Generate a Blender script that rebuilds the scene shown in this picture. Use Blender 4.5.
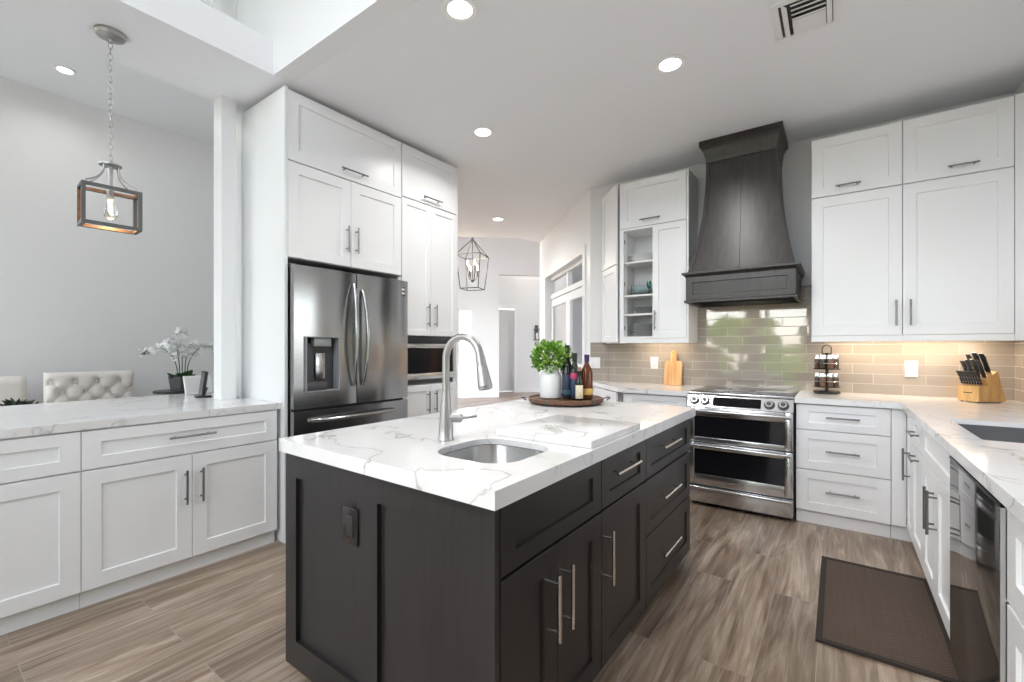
import bpy, bmesh, math, random
from mathutils import Vector, Matrix
random.seed(7)
for o in list(bpy.data.objects): bpy.data.objects.remove(o)
SC = bpy.context.scene
COL = SC.collection
PI = math.pi
R = math.radians

# ------------------------------------------------------------------ camera
HC = 1.27
cam = bpy.data.cameras.new('camera'); cam_o = bpy.data.objects.new('camera', cam); COL.objects.link(cam_o)
cam.sensor_width = 36.0
cam.lens = 450.0 / 1024.0 * 36.0
cam.shift_y = 7.5 / 1024.0
cam.clip_start = 0.02
cam_o.location = (0, 0, HC)
cam_o.rotation_euler = (R(90), 0, math.atan2(326, 450))
SC.camera = cam_o

# ------------------------------------------------------------------ world, exposure
SC.view_settings.view_transform = 'Standard'
SC.view_settings.look = 'None'
SC.view_settings.gamma = 1.0
SC.view_settings.use_curve_mapping = False
SC.view_settings.exposure = -0.48
try:
    SC.cycles.max_bounces = 10
    SC.cycles.diffuse_bounces = 6
    SC.cycles.glossy_bounces = 5
    SC.cycles.transmission_bounces = 8
    SC.cycles.transparent_max_bounces = 12
    SC.cycles.caustics_reflective = False
    SC.cycles.caustics_refractive = False
    SC.cycles.sample_clamp_indirect = 6.0
except Exception:
    pass
W = bpy.data.worlds.new('world'); SC.world = W; W.use_nodes = True
wn = W.node_tree.nodes; wl = W.node_tree.links
wn.clear()
sky = wn.new('ShaderNodeTexSky'); sky.sky_type = 'NISHITA'
sky.sun_disc = False; sky.sun_elevation = R(48); sky.sun_rotation = R(200)
sky.air_density = 1.0; sky.dust_density = 1.5; sky.ozone_density = 1.0
bgn = wn.new('ShaderNodeBackground'); bgn.inputs['Strength'].default_value = 1.6
wo = wn.new('ShaderNodeOutputWorld')
hsv = wn.new('ShaderNodeHueSaturation'); hsv.inputs['Saturation'].default_value = 0.45
tint = wn.new('ShaderNodeMix'); tint.data_type = 'RGBA'; tint.blend_type = 'MULTIPLY'; tint.inputs[0].default_value = 1.0
tint.inputs[7].default_value = (1.0, 1.0, 1.0, 1)
wl.new(sky.outputs[0], hsv.inputs['Color']); wl.new(hsv.outputs[0], tint.inputs[6]); wl.new(tint.outputs[2], bgn.inputs['Color']); wl.new(bgn.outputs[0], wo.inputs['Surface'])

def light(name, typ, loc, energy, color=(1, 1, 1), rot=(0, 0, 0), **kw):
    l = bpy.data.lights.new(name, typ); l.energy = energy; l.color = color
    for k, v in kw.items(): setattr(l, k, v)
    o = bpy.data.objects.new(name, l); COL.objects.link(o)
    o.location = loc; o.rotation_euler = rot
    return o

light('sun', 'SUN', (0, 6, 12), 3.0, (1, .96, .90), rot=(R(-32), 0, R(12)), angle=R(1))

def portal(name, loc, rot, sx, sy):
    o = light(name, 'AREA', loc, 1.0, rot=rot, shape='RECTANGLE', size=sx, size_y=sy)
    o.data.cycles.is_portal = True
    return o

# ------------------------------------------------------------------ materials
MATS = {}
def srgb(r, g, b):
    f = lambda c: (c / 12.92) if c <= 0.04045 else ((c + 0.055) / 1.055) ** 2.4
    return (f(r / 255), f(g / 255), f(b / 255), 1)

def mat(name, col, rough=0.5, metal=0.0, **kw):
    m = bpy.data.materials.new(name); m.use_nodes = True
    p = m.node_tree.nodes['Principled BSDF']
    p.inputs['Base Color'].default_value = col if len(col) == 4 else (*col, 1)
    p.inputs['Roughness'].default_value = rough
    p.inputs['Metallic'].default_value = metal
    for k, v in kw.items(): p.inputs[k].default_value = v
    MATS[name] = m
    return m

class NT:
    def __init__(s, m):
        s.t = m.node_tree; s.p = s.t.nodes['Principled BSDF']
    def n(s, typ, **kw):
        nd = s.t.nodes.new(typ)
        for k, v in kw.items():
            if hasattr(nd, k) and k not in nd.inputs: setattr(nd, k, v)
            else: nd.inputs[k].default_value = v
        return nd
    def l(s, a, b): s.t.links.new(a, b)
    def coord(s, scale=(1, 1, 1), rot=(0, 0, 0), loc=(0, 0, 0), kind='Object'):
        c = s.n('ShaderNodeTexCoord'); mp = s.n('ShaderNodeMapping')
        mp.inputs['Scale'].default_value = scale; mp.inputs['Rotation'].default_value = rot
        mp.inputs['Location'].default_value = loc
        s.l(c.outputs[kind], mp.inputs['Vector']); return mp.outputs['Vector']
    def geo(s, scale=(1, 1, 1), rot=(0, 0, 0), loc=(0, 0, 0)):
        c = s.n('ShaderNodeNewGeometry'); mp = s.n('ShaderNodeMapping')
        mp.inputs['Scale'].default_value = scale; mp.inputs['Rotation'].default_value = rot
        mp.inputs['Location'].default_value = loc
        s.l(c.outputs['Position'], mp.inputs['Vector']); return mp.outputs['Vector']
    def noise(s, vec, scale, detail=3, rough=0.5, dist=0.0):
        nd = s.n('ShaderNodeTexNoise'); nd.inputs['Scale'].default_value = scale
        nd.inputs['Detail'].default_value = detail; nd.inputs['Roughness'].default_value = rough
        nd.inputs['Distortion'].default_value = dist
        s.l(vec, nd.inputs['Vector']); return nd.outputs['Fac']
    def ramp(s, fac, stops):
        r = s.n('ShaderNodeValToRGB'); cr = r.color_ramp
        while len(cr.elements) < len(stops): cr.elements.new(0.5)
        for e, (p, c) in zip(cr.elements, stops):
            e.position = p; e.color = c if len(c) == 4 else (*c, 1)
        s.l(fac, r.inputs['Fac']); return r.outputs['Color']
    def mix(s, fac, a, b, blend='MIX'):
        m = s.n('ShaderNodeMix', data_type='RGBA', blend_type=blend)
        for sock, v in ((m.inputs[0], fac), (m.inputs[6], a), (m.inputs[7], b)):
            if hasattr(v, 'links'): s.l(v, sock)
            else: sock.default_value = v
        return m.outputs[2]
    def math(s, op, a, b=0.0, clamp=False):
        m = s.n('ShaderNodeMath', operation=op, use_clamp=clamp)
        for sock, v in ((m.inputs[0], a), (m.inputs[1], b)):
            if hasattr(v, 'links'): s.l(v, sock)
            else: sock.default_value = v
        return m.outputs[0]
    def bump(s, h, strength=0.2, dist=0.01):
        b = s.n('ShaderNodeBump'); b.inputs['Strength'].default_value = strength; b.inputs['Distance'].default_value = dist
        s.l(h, b.inputs['Height']); s.l(b.outputs['Normal'], s.p.inputs['Normal'])

mat('white_paint', (0.83, 0.835, 0.84), 0.32)
mat('white_trim', (0.84, 0.84, 0.84), 0.4)
mat('cabinet_inside', (0.8, 0.8, 0.79), 0.4)
mat('dark_gap', (0.05, 0.05, 0.05), 0.7)
mat('wall_white', (0.80, 0.80, 0.80), 0.65)
mat('wall_gray', (0.775, 0.765, 0.755), 0.65)
mat('ceiling_paint', (0.87, 0.88, 0.90), 0.8)
mat('grout_white', (0.75, 0.74, 0.72), 0.7)

m = mat('quartz', (0.86, 0.86, 0.855), 0.11); t = NT(m)
v = t.geo(scale=(1, 1, 1), rot=(0.3, 0.2, 0.65))
n0 = t.noise(v, 1.6, 4, 0.55, 0.4)
wv = t.n('ShaderNodeVectorMath', operation='ADD')
nz = t.n('ShaderNodeTexNoise'); nz.inputs['Scale'].default_value = 2.2; nz.inputs['Detail'].default_value = 5
t.l(v, nz.inputs['Vector'])
sc_ = t.n('ShaderNodeVectorMath', operation='SCALE'); sc_.inputs['Scale'].default_value = 0.45
t.l(nz.outputs['Color'], sc_.inputs[0]); t.l(v, wv.inputs[0]); t.l(sc_.outputs[0], wv.inputs[1])
mp = t.n('ShaderNodeMapping'); mp.inputs['Scale'].default_value = (1.0, 2.6, 1.6); t.l(wv.outputs[0], mp.inputs['Vector'])
n1 = t.noise(mp.outputs[0], 1.5, 3, 0.5)
d1 = t.math('ABSOLUTE', t.math('SUBTRACT', n1, 0.5))
vein = t.math('SUBTRACT', 1.0, t.math('MULTIPLY', d1, 95.0), True)
mask = t.ramp(n0, [(0.38, (0, 0, 0)), (0.56, (1, 1, 1))])
vm = t.math('MULTIPLY', vein, mask)
soft = t.math('SUBTRACT', 1.0, t.math('MULTIPLY', d1, 11.0), True)
sm = t.math('MULTIPLY', t.math('MULTIPLY', soft, mask), 0.16)
c1 = t.mix(sm, (0.76, 0.76, 0.755, 1), (0.50, 0.495, 0.485, 1))
c2 = t.mix(t.math('MULTIPLY', vm, 0.62), c1, (0.24, 0.225, 0.21, 1))
t.l(c2, t.p.inputs['Base Color'])

m = mat('floor_wood_tile', (0.3, 0.25, 0.2), 0.32); t = NT(m)
v = t.geo(rot=(0, 0, R(90)), loc=(0.3, 0.07, 0))
br = t.n('ShaderNodeTexBrick', offset=0.37, offset_frequency=2)
br.inputs['Color1'].default_value = (0, 0, 0, 1); br.inputs['Color2'].default_value = (1, 1, 1, 1)
br.inputs['Mortar'].default_value = (0.5, 0.5, 0.5, 1)
br.inputs['Scale'].default_value = 1.0; br.inputs['Mortar Size'].default_value = 0.0018
br.inputs['Mortar Smooth'].default_value = 0.0
br.inputs['Brick Width'].default_value = 1.2; br.inputs['Row Height'].default_value = 0.2
t.l(v, br.inputs['Vector'])
off = t.n('ShaderNodeVectorMath', operation='SCALE'); off.inputs['Scale'].default_value = 13.0
t.l(br.outputs['Color'], off.inputs[0])
add = t.n('ShaderNodeVectorMath', operation='ADD'); t.l(v, add.inputs[0]); t.l(off.outputs[0], add.inputs[1])
def _map(vec, sc):
    q = t.n('ShaderNodeMapping'); q.inputs['Scale'].default_value = sc; t.l(vec, q.inputs['Vector']); return q.outputs[0]
g1 = t.noise(_map(add.outputs[0], (0.7, 6.0, 1)), 1.6, 4, 0.6, 1.7)
g2 = t.noise(_map(add.outputs[0], (1.4, 42.0, 1)), 1.5, 5, 0.7, 0.6)
g3 = t.noise(_map(add.outputs[0], (0.8, 3.0, 1)), 1.2, 2, 0.5, 0.3)
gg = t.math('ADD', t.math('MULTIPLY', g1, 0.62), t.math('MULTIPLY', g2, 0.38))
cw = t.ramp(gg, [(0.33, srgb(70, 55, 45)), (0.42, srgb(114, 97, 83)), (0.52, srgb(154, 138, 122)), (0.62, srgb(190, 177, 162))])
cw = t.mix(t.math('MULTIPLY', g3, 0.5), cw, srgb(138, 117, 100))
sepr = t.n('ShaderNodeSeparateColor'); t.l(br.outputs['Color'], sepr.inputs[0])
tone = t.ramp(sepr.outputs[0], [(0, (0.70, 0.68, 0.66)), (0.5, (0.95, 0.94, 0.93)), (1, (1.10, 1.09, 1.08))])
cw = t.mix(1.0, cw, tone, 'MULTIPLY')
cw = t.mix(br.outputs['Fac'], cw, srgb(150, 142, 132))
t.l(cw, t.p.inputs['Base Color'])
t.bump(t.math('SUBTRACT', t.math('MULTIPLY', gg, 0.25), br.outputs['Fac']), 0.15, 0.002)

m = mat('backsplash_tile', (0.4, 0.37, 0.34), 0.05, IOR=1.75, **{'Specular IOR Level': 0.65}); t = NT(m)
c = t.n('ShaderNodeNewGeometry'); sx = t.n('ShaderNodeSeparateXYZ'); t.l(c.outputs['Position'], sx.inputs[0])
u = t.math('SUBTRACT', sx.outputs['X'], sx.outputs['Y'])
cb = t.n('ShaderNodeCombineXYZ'); t.l(u, cb.inputs[0]); t.l(t.math('SUBTRACT', sx.outputs['Z'], 0.9165), cb.inputs[1])
br = t.n('ShaderNodeTexBrick', offset=0.42, offset_frequency=2)
br.inputs['Color1'].default_value = (0, 0, 0, 1); br.inputs['Color2'].default_value = (1, 1, 1, 1)
br.inputs['Mortar'].default_value = (0.5, 0.5, 0.5, 1)
br.inputs['Scale'].default_value = 1.0; br.inputs['Mortar Size'].default_value = 0.0022; br.inputs['Mortar Smooth'].default_value = 0.1
br.inputs['Brick Width'].default_value = 0.305; br.inputs['Row Height'].default_value = 0.0775
t.l(cb.outputs[0], br.inputs['Vector'])
sepr = t.n('ShaderNodeSeparateColor'); t.l(br.outputs['Color'], sepr.inputs[0])
tc = t.ramp(sepr.outputs[0], [(0, srgb(156, 147, 138)), (1, srgb(170, 161, 151))])
t.l(t.mix(br.outputs['Fac'], tc, srgb(180, 171, 161)), t.p.inputs['Base Color'])
t.l(t.math('ADD', t.math('MULTIPLY', br.outputs['Fac'], 0.5), 0.05), t.p.inputs['Roughness'])
wn_ = t.n('ShaderNodeTexWhiteNoise', noise_dimensions='1D'); t.l(sepr.outputs[0], wn_.inputs['W'])
sb = t.n('ShaderNodeVectorMath', operation='SUBTRACT'); t.l(wn_.outputs['Color'], sb.inputs[0]); sb.inputs[1].default_value = (.5, .5, .5)
ss = t.n('ShaderNodeVectorMath', operation='SCALE'); ss.inputs['Scale'].default_value = 0.022; t.l(sb.outputs[0], ss.inputs[0])
nb = t.n('ShaderNodeBump'); nb.inputs['Strength'].default_value = 0.25; nb.inputs['Distance'].default_value = 0.002
hh = t.math('SUBTRACT', t.math('MULTIPLY', t.noise(t.geo(), 14.0, 1), 0.35), br.outputs['Fac']); t.l(hh, nb.inputs['Height'])
sa = t.n('ShaderNodeVectorMath', operation='ADD'); t.l(nb.outputs['Normal'], sa.inputs[0]); t.l(ss.outputs[0], sa.inputs[1])
no = t.n('ShaderNodeVectorMath', operation='NORMALIZE'); t.l(sa.outputs[0], no.inputs[0]); t.l(no.outputs[0], t.p.inputs['Normal'])

def wood(name, dark, light_, rough, scale=(14, 14, 1.2), freq=1.5):
    m = mat(name, light_, rough); t = NT(m)
    v = t.geo(scale=scale)
    n = t.noise(v, freq, 5, 0.6, 0.5)
    t.l(t.ramp(n, [(0.3, dark), (0.7, light_)]), t.p.inputs['Base Color'])
    t.bump(n, 0.06, 0.002)
    return m
wood('island_wood', srgb(27, 25, 26), srgb(38, 35, 35), 0.36, (30, 30, 2.0), 1.6)
wood('hood_wood', srgb(34, 31, 30), srgb(58, 53, 50), 0.3, (22, 22, 1.6), 1.6)
wood('butcher_wood', srgb(186, 130, 76), srgb(228, 186, 128), 0.4, (40, 10, 2.4), 1.3)
wood('block_wood', srgb(190, 146, 88), srgb(214, 172, 112), 0.4, (22, 22, 5), 1.6)
wood('tray_wood', srgb(58, 38, 26), srgb(122, 84, 58), 0.5, (40, 6, 6), 1.5)
wood('lantern_wood', srgb(150, 104, 74), srgb(196, 150, 112), 0.6, (30, 30, 30), 1.5)

m = mat('steel', (0.60, 0.605, 0.61), 0.24, 1.0); t = NT(m)
n = t.noise(t.geo(scale=(2, 2, 180)), 2.0, 2)
t.l(t.math('ADD', t.math('MULTIPLY', n, 0.10), 0.18), t.p.inputs['Roughness'])
m = mat('fridge_steel', (0.40, 0.40, 0.405), 0.2, 1.0); t = NT(m)
n = t.noise(t.geo(scale=(1.5, 1.5, 160)), 2.0, 2)
t.l(t.math('ADD', t.math('MULTIPLY', n, 0.08), 0.15), t.p.inputs['Roughness'])
nn = t.noise(t.geo(scale=(1, 2.6, 0.25)), 1.6, 1); t.bump(nn, 0.25, 0.03)
mat('fridge_side', (0.16, 0.16, 0.165), 0.4, 0.6)
mat('black_steel', (0.16, 0.155, 0.15), 0.07, 0.85)
mat('chrome', (0.8, 0.8, 0.8), 0.08, 1.0)
mat('nickel', (0.43, 0.42, 0.41), 0.36, 1.0)
mat('pull_nickel', (0.62, 0.60, 0.57), 0.25, 1.0)
mat('pull_dark', (0.24, 0.24, 0.24), 0.32, 1.0)
mat('black_glass', (0.008, 0.008, 0.010), 0.04, IOR=1.28)
mat('cooktop_glass', (0.02, 0.021, 0.024), 0.03)
mat('black_plastic', (0.018, 0.018, 0.02), 0.35)
mat('dark_plastic', (0.06, 0.06, 0.065), 0.4)
mat('grey_plastic', (0.30, 0.31, 0.32), 0.4)
mat('bronze', (0.012, 0.010, 0.009), 0.25, 0.0)
mat('white_plastic', (0.85, 0.85, 0.84), 0.35)
mat('ceramic', (0.86, 0.87, 0.87), 0.22)
mat('grey_ceramic', (0.36, 0.37, 0.38), 0.3)
mat('pale_ceramic', (0.55, 0.55, 0.55), 0.3)
mat('iron', (0.09, 0.085, 0.08), 0.4, 0.8)
mat('lantern_metal', (0.15, 0.155, 0.155), 0.45, 0.7)
mat('sink_composite', (0.075, 0.075, 0.075), 0.5)
mat('steel_sink', (0.42, 0.42, 0.41), 0.27, 1.0)
mat('linen', (0.70, 0.665, 0.62), 0.9)
mat('white_petal', (0.88, 0.88, 0.87), 0.6, **{'Subsurface Weight': 0.1})
mat('stem_dark', (0.06, 0.05, 0.035), 0.6)
m = mat('leaf', (0.10, 0.24, 0.03), 0.45); t = NT(m)
oi = t.n('ShaderNodeNewGeometry')
t.l(t.ramp(oi.outputs['Random Per Island'], [(0, srgb(62, 108, 30)), (0.5, srgb(108, 156, 46)), (1, srgb(160, 194, 80))]), t.p.inputs['Base Color'])
mat('leaf_dark', (0.03, 0.085, 0.03), 0.4)
mat('sprig', (0.05, 0.07, 0.05), 0.6)
m = mat('hedge_leaf', (0.10, 0.22, 0.04), 0.6); t = NT(m)
t.l(t.ramp(t.noise(t.geo(), 7.0, 4, 0.7), [(0.3, srgb(66, 112, 30)), (0.55, srgb(140, 190, 56)), (0.75, srgb(190, 222, 100))]), t.p.inputs['Base Color'])
mat('patio', (0.55, 0.53, 0.5), 0.8)
m = mat('woven_mat', (0.05, 0.038, 0.03), 0.75); t = NT(m)
v = t.geo()
ck = t.n('ShaderNodeTexChecker'); ck.inputs['Scale'].default_value = 110; t.l(v, ck.inputs['Vector'])
nA = t.noise(t.geo(scale=(1, 60, 1)), 2.0, 2); nB = t.noise(t.geo(scale=(60, 1, 1)), 2.0, 2)
w_ = t.math('ADD', t.math('MULTIPLY', ck.outputs['Fac'], 0.4), t.math('MULTIPLY', t.math('ADD', nA, nB), 0.5))
t.l(t.ramp(w_, [(0.2, srgb(38, 31, 26)), (0.9, srgb(88, 72, 60))]), t.p.inputs['Base Color'])
t.bump(ck.outputs['Fac'], 0.4, 0.002)
mat('mat_border', srgb(46, 38, 33), 0.8)

def glass(name, col=(1, 1, 1), rough=0.0, ior=1.45):
    return mat(name, (*col, 1), rough, 0.0, **{'Transmission Weight': 1.0, 'IOR': ior})
glass('clear_glass', (0.97, 0.98, 0.98))
glass('dish_glass', (0.80, 0.92, 0.92), 0.02)
glass('green_glass', (0.35, 0.62, 0.55), 0.05)
mat('amber_glass', srgb(104, 54, 18), 0.06, 0.0, **{'Transmission Weight': 0.3, 'IOR': 1.45})
mat('dark_bottle', (0.010, 0.014, 0.012), 0.05)
mat('purple_foil', srgb(66, 40, 92), 0.3, 0.4)
mat('navy_label', srgb(34, 52, 76), 0.5)
mat('teal_label', srgb(110, 160, 170), 0.5)
mat('pink_label', srgb(176, 60, 104), 0.5)
mat('cream_label', srgb(216, 206, 182), 0.6)
mat('yellow_label', srgb(206, 168, 86), 0.6)
mat('cork', srgb(150, 116, 84), 0.8)
mat('spice_brown', srgb(88, 66, 52), 0.25)
mat('spice_dark', srgb(62, 54, 46), 0.25)
mat('spice_red', srgb(112, 80, 64), 0.25)
# panes let daylight through: thin window glass
m = bpy.data.materials.new('window_glass'); m.use_nodes = True; MATS['window_glass'] = m
nt = m.node_tree; nt.nodes.clear()
oo = nt.nodes.new('ShaderNodeOutputMaterial'); mx = nt.nodes.new('ShaderNodeMixShader'); tr = nt.nodes.new('ShaderNodeBsdfTransparent'); gl = nt.nodes.new('ShaderNodeBsdfGlossy')
gl.inputs['Roughness'].default_value = 0.0; mx.inputs[0].default_value = 0.07
nt.links.new(tr.outputs[0], mx.inputs[1]); nt.links.new(gl.outputs[0], mx.inputs[2]); nt.links.new(mx.outputs[0], oo.inputs[0])

def emis(name, col, strength):
    m = mat(name, (0.8, 0.8, 0.8), 0.5)
    p = m.node_tree.nodes['Principled BSDF']
    p.inputs['Emission Color'].default_value = (*col, 1); p.inputs['Emission Strength'].default_value = strength
    return m
emis('lamp_lens', (1, 0.97, 0.93), 14.0)
emis('warm_strip', (1, 0.80, 0.56), 4.0)
emis('filament', (1, 0.66, 0.32), 9.0)
emis('display_glow', (0.5, 0.7, 1.0), 1.2)

# ------------------------------------------------------------------ mesh helpers
class MB:
    """Collects shapes; build() links them as one mesh object."""
    def __init__(s):
        s.bm = bmesh.new(); s.mi = 0
    def _merge(s, b, M=None):
        if M is not None: bmesh.ops.transform(b, matrix=M, verts=b.verts)
        vm = [s.bm.verts.new(v.co) for v in b.verts]
        b.verts.index_update()
        for f in b.faces:
            try:
                nf = s.bm.faces.new([vm[v.index] for v in f.verts]); nf.material_index = s.mi; nf.smooth = True
            except ValueError: pass
        b.free()
    def box(s, x0, x1, y0, y1, z0, z1, bev=0.0, seg=2, M=None):
        b = bmesh.new(); bmesh.ops.create_cube(b, size=1.0)
        bmesh.ops.scale(b, vec=(abs(x1 - x0), abs(y1 - y0), abs(z1 - z0)), verts=b.verts)
        bmesh.ops.translate(b, vec=((x0 + x1) / 2, (y0 + y1) / 2, (z0 + z1) / 2), verts=b.verts)
        if bev > 0:
            bmesh.ops.bevel(b, geom=list(b.edges), offset=bev, segments=seg, affect='EDGES', profile=0.5)
        s._merge(b, M); return s
    def cyl(s, p0, p1, r0, r1=None, n=20, caps=True):
        r1 = r0 if r1 is None else r1
        p0 = Vector(p0); p1 = Vector(p1); d = p1 - p0
        b = bmesh.new()
        bmesh.ops.create_cone(b, cap_ends=caps, segments=n, radius1=r0, radius2=r1, depth=d.length)
        M = Matrix.Translation((p0 + p1) / 2) @ d.to_track_quat('Z', 'Y').to_matrix().to_4x4()
        s._merge(b, M); return s
    def ball(s, c, r, sx=1, sy=1, sz=1, n=16, M=None):
        b = bmesh.new(); bmesh.ops.create_uvsphere(b, u_segments=n, v_segments=max(6, n // 2), radius=r)
        bmesh.ops.scale(b, vec=(sx, sy, sz), verts=b.verts)
        T = Matrix.Translation(c)
        s._merge(b, T @ M if M is not None else T); return s
    def lathe(s, prof, c=(0, 0, 0), n=32, M=None):
        b = bmesh.new(); rings = []
        for r, z in prof:
            if r < 1e-6: rings.append([b.verts.new((0, 0, z))])
            else: rings.append([b.verts.new((r * math.cos(2 * PI * k / n), r * math.sin(2 * PI * k / n), z)) for k in range(n)])
        for a, q in zip(rings, rings[1:]):
            if len(a) == 1 and len(q) == 1: continue
            for k in range(n):
                k2 = (k + 1) % n
                if len(a) == 1: b.faces.new((a[0], q[k2], q[k])) if False else b.faces.new((a[0], q[k], q[k2])[::-1])
                elif len(q) == 1: b.faces.new((a[k], a[k2], q[0]))
                else: b.faces.new((a[k], a[k2], q[k2], q[k]))
        T = Matrix.Translation(c)
        bmesh.ops.recalc_face_normals(b, faces=b.faces)
        s._merge(b, T @ M if M is not None else T); return s
    def tube(s, pts, r, n=12, closed=False, caps=True):
        pts = [Vector(p) for p in pts]; N = len(pts)
        rr = r if isinstance(r, (list, tuple)) else [r] * N
        b = bmesh.new(); rings = []; up = None
        for i, p in enumerate(pts):
            if closed: d = pts[(i + 1) % N] - pts[i - 1]
            else: d = pts[min(i + 1, N - 1)] - pts[max(i - 1, 0)]
            d.normalize()
            if up is None:
                up = Vector((0, 0, 1)) if abs(d.z) < 0.9 else Vector((1, 0, 0))
            a = (up - d * up.dot(d)).normalized(); up = a; c = d.cross(a)
            rings.append([b.verts.new(p + (a * math.cos(2 * PI * k / n) + c * math.sin(2 * PI * k / n)) * rr[i]) for k in range(n)])
        for i in range(N if closed else N - 1):
            A = rings[i]; B = rings[(i + 1) % N]
            for k in range(n):
                b.faces.new((A[k], A[(k + 1) % n], B[(k + 1) % n], B[k]))
        if caps and not closed:
            b.faces.new(rings[0][::-1]); b.faces.new(rings[-1])
        bmesh.ops.recalc_face_normals(b, faces=b.faces)
        s._merge(b); return s
    def slab(s, outer, z0, z1, holes=()):
        """flat plate with holes from plan outlines"""
        if not holes:
            return s.loft([[(x, y, z0) for x, y in outer], [(x, y, z1) for x, y in outer]])
        b = bmesh.new(); es = []
        for lp in [outer, *holes]:
            vs = [b.verts.new((x, y, z1)) for x, y in lp]
            for i in range(len(vs)): es.append(b.edges.new((vs[i], vs[(i + 1) % len(vs)])))
        bmesh.ops.triangle_fill(b, use_beauty=True, use_dissolve=False, edges=es)
        g = bmesh.ops.extrude_face_region(b, geom=list(b.faces))
        bmesh.ops.translate(b, vec=(0, 0, z0 - z1), verts=[e for e in g['geom'] if isinstance(e, bmesh.types.BMVert)])
        bmesh.ops.recalc_face_normals(b, faces=b.faces)
        s._merge(b); return s
    def loft(s, loops, cap0=True, cap1=True, closed=True):
        b = bmesh.new(); L = [[b.verts.new(p) for p in lp] for lp in loops]
        n = len(L[0])
        for A, B in zip(L, L[1:]):
            for k in range(n if closed else n - 1):
                b.faces.new((A[k], A[(k + 1) % n], B[(k + 1) % n], B[k]))
        if cap0: b.faces.new(L[0][::-1])
        if cap1: b.faces.new(L[-1])
        bmesh.ops.recalc_face_normals(b, faces=b.faces)
        s._merge(b); return s
    def shaker(s, x0, x1, z0, z1, yf, fr=0.06, th=0.02, rec=0.009, frz=None):
        """recessed-panel front facing -y, front plane at yf"""
        fz = fr if frz is None else frz
        e = 0.0015
        def loop(ix, iz, y): return [(x0 + ix, y, z0 + iz), (x1 - ix, y, z0 + iz), (x1 - ix, y, z1 - iz), (x0 + ix, y, z1 - iz)]
        s.loft([loop(0, 0, yf + th), loop(0, 0, yf + e), loop(e, e, yf), loop(fr, fz, yf), loop(fr + 0.003, fz + 0.003, yf + rec)])
        return s
    def build(s, name, mats, parent=None, sharp=32):
        me = bpy.data.meshes.new(name); s.bm.to_mesh(me); s.bm.free()
        for m in (mats if isinstance(mats, (list, tuple)) else [mats]): me.materials.append(MATS[m])
        try: me.set_sharp_from_angle(angle=R(sharp))
        except Exception: pass
        o = bpy.data.objects.new(name, me); COL.objects.link(o)
        if parent is not None: o.parent = parent
        return o

def tag(o, label, cat, group=None, kind=None):
    o['label'] = label; o['category'] = cat
    if group: o['group'] = group
    if kind: o['kind'] = kind
    return o
def thing(name, label, cat, loc=(0, 0, 0), rz=0.0, group=None):
    o = bpy.data.objects.new(name, None); COL.objects.link(o); o.empty_display_size = 0.1
    o.location = loc; o.rotation_euler = (0, 0, rz)
    return tag(o, label, cat, group)
def struct(mb, name, m, label=None, parent=None):
    o = mb.build(name, m, parent)
    if parent is None:
        o['kind'] = 'structure'
        tag(o, label or (name.replace('_', ' ') + ' of the white kitchen'), name.split('_')[0], kind='structure')
    return o
def copy_tree(o, parent=None):
    c = o.copy(); COL.objects.link(c)
    if parent is not None: c.parent = parent
    for ch in list(o.children): copy_tree(ch, c)
    return c

# ------------------------------------------------------------------ the room shell
CZ = 3.02
XR, YB = 0.98, 4.5
CORN = (-2.20, 4.5)
DEND = (-3.99, 6.29)
struct(MB().box(-16, 6, -1.75, 22, -0.12, 0.0), 'floor', 'floor_wood_tile', 'wood look plank tile floor running through the kitchen')
# kitchen ceiling
P0, P1 = (-4.486, 5.495), (-4.117, 5.818)
b = MB().slab([(XR, 1.56), (XR, YB + .1), (CORN[0], YB + .1), (DEND[0] + .1, DEND[1] + .1), (DEND[0], DEND[1] + .02), P1, P0, (-6.6, 3.64), (-6.6, 3.2), (-3.57, 3.2), (-3.57, -1.6), (-2.926, -1.6), (-2.926, 1.56)], CZ, CZ + 0.22)
struct(b, 'ceiling', 'ceiling_paint', 'flat painted kitchen ceiling with recessed lights')
# tall space over the camera
struct(MB().box(-2.9255, XR + .12, 1.436, 1.5595, CZ, 4.8).box(-3.57, -2.9255, 1.436, 1.5595, CZ + .2205, 4.8), 'wall_upper_far', 'white_paint', 'upper white wall above the ceiling edge')
b = MB().box(-3.75, -3.62, -1.6, 1.27, CZ + .22, 4.8)
b.box(-3.57, -3.44, 1.335, 1.435, CZ + .22, 4.8); b.box(-3.57, -3.40, 1.27, 1.335, CZ + .22, 4.8)
struct(b, 'wall_upper_left', 'white_paint', 'upper white wall with post above the ceiling ledge')
struct(MB().box(-3.6, XR + .12, -1.75, 1.56, 4.8, 4.9), 'ceiling_high', 'ceiling_paint', 'high ceiling over the raised opening')
# dining side
struct(MB().box(-5.95, -3.45, -1.75, 3.2, 3.6, 3.7), 'ceiling_dining', 'ceiling_paint', 'painted ceiling of the dining nook')
struct(MB().box(-5.95, -5.81, -1.75, 3.2, 0, 3.6), 'wall_dining', 'wall_gray', 'pale grey wall of the dining nook')
struct(MB().box(-5.81, -3.765, 3.08, 3.2, 0, 3.6), 'wall_dining_far', 'wall_gray', 'end wall of the dining nook')
struct(MB().box(-3.57, -3.445, 1.338, 1.433, 0, CZ), 'wall_left', 'white_paint', 'white wall stub beside the tall refrigerator cabinets')
struct(MB().box(-3.76, -3.63, 1.51, 3.2, 0, CZ), 'wall_left_back', 'white_paint', 'wall behind the tall refrigerator cabinets')
# range wall
struct(MB().box(CORN[0], XR + .12, YB, YB + .12, 0, CZ), 'wall_back', 'wall_white', 'painted wall behind the range')
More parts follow.
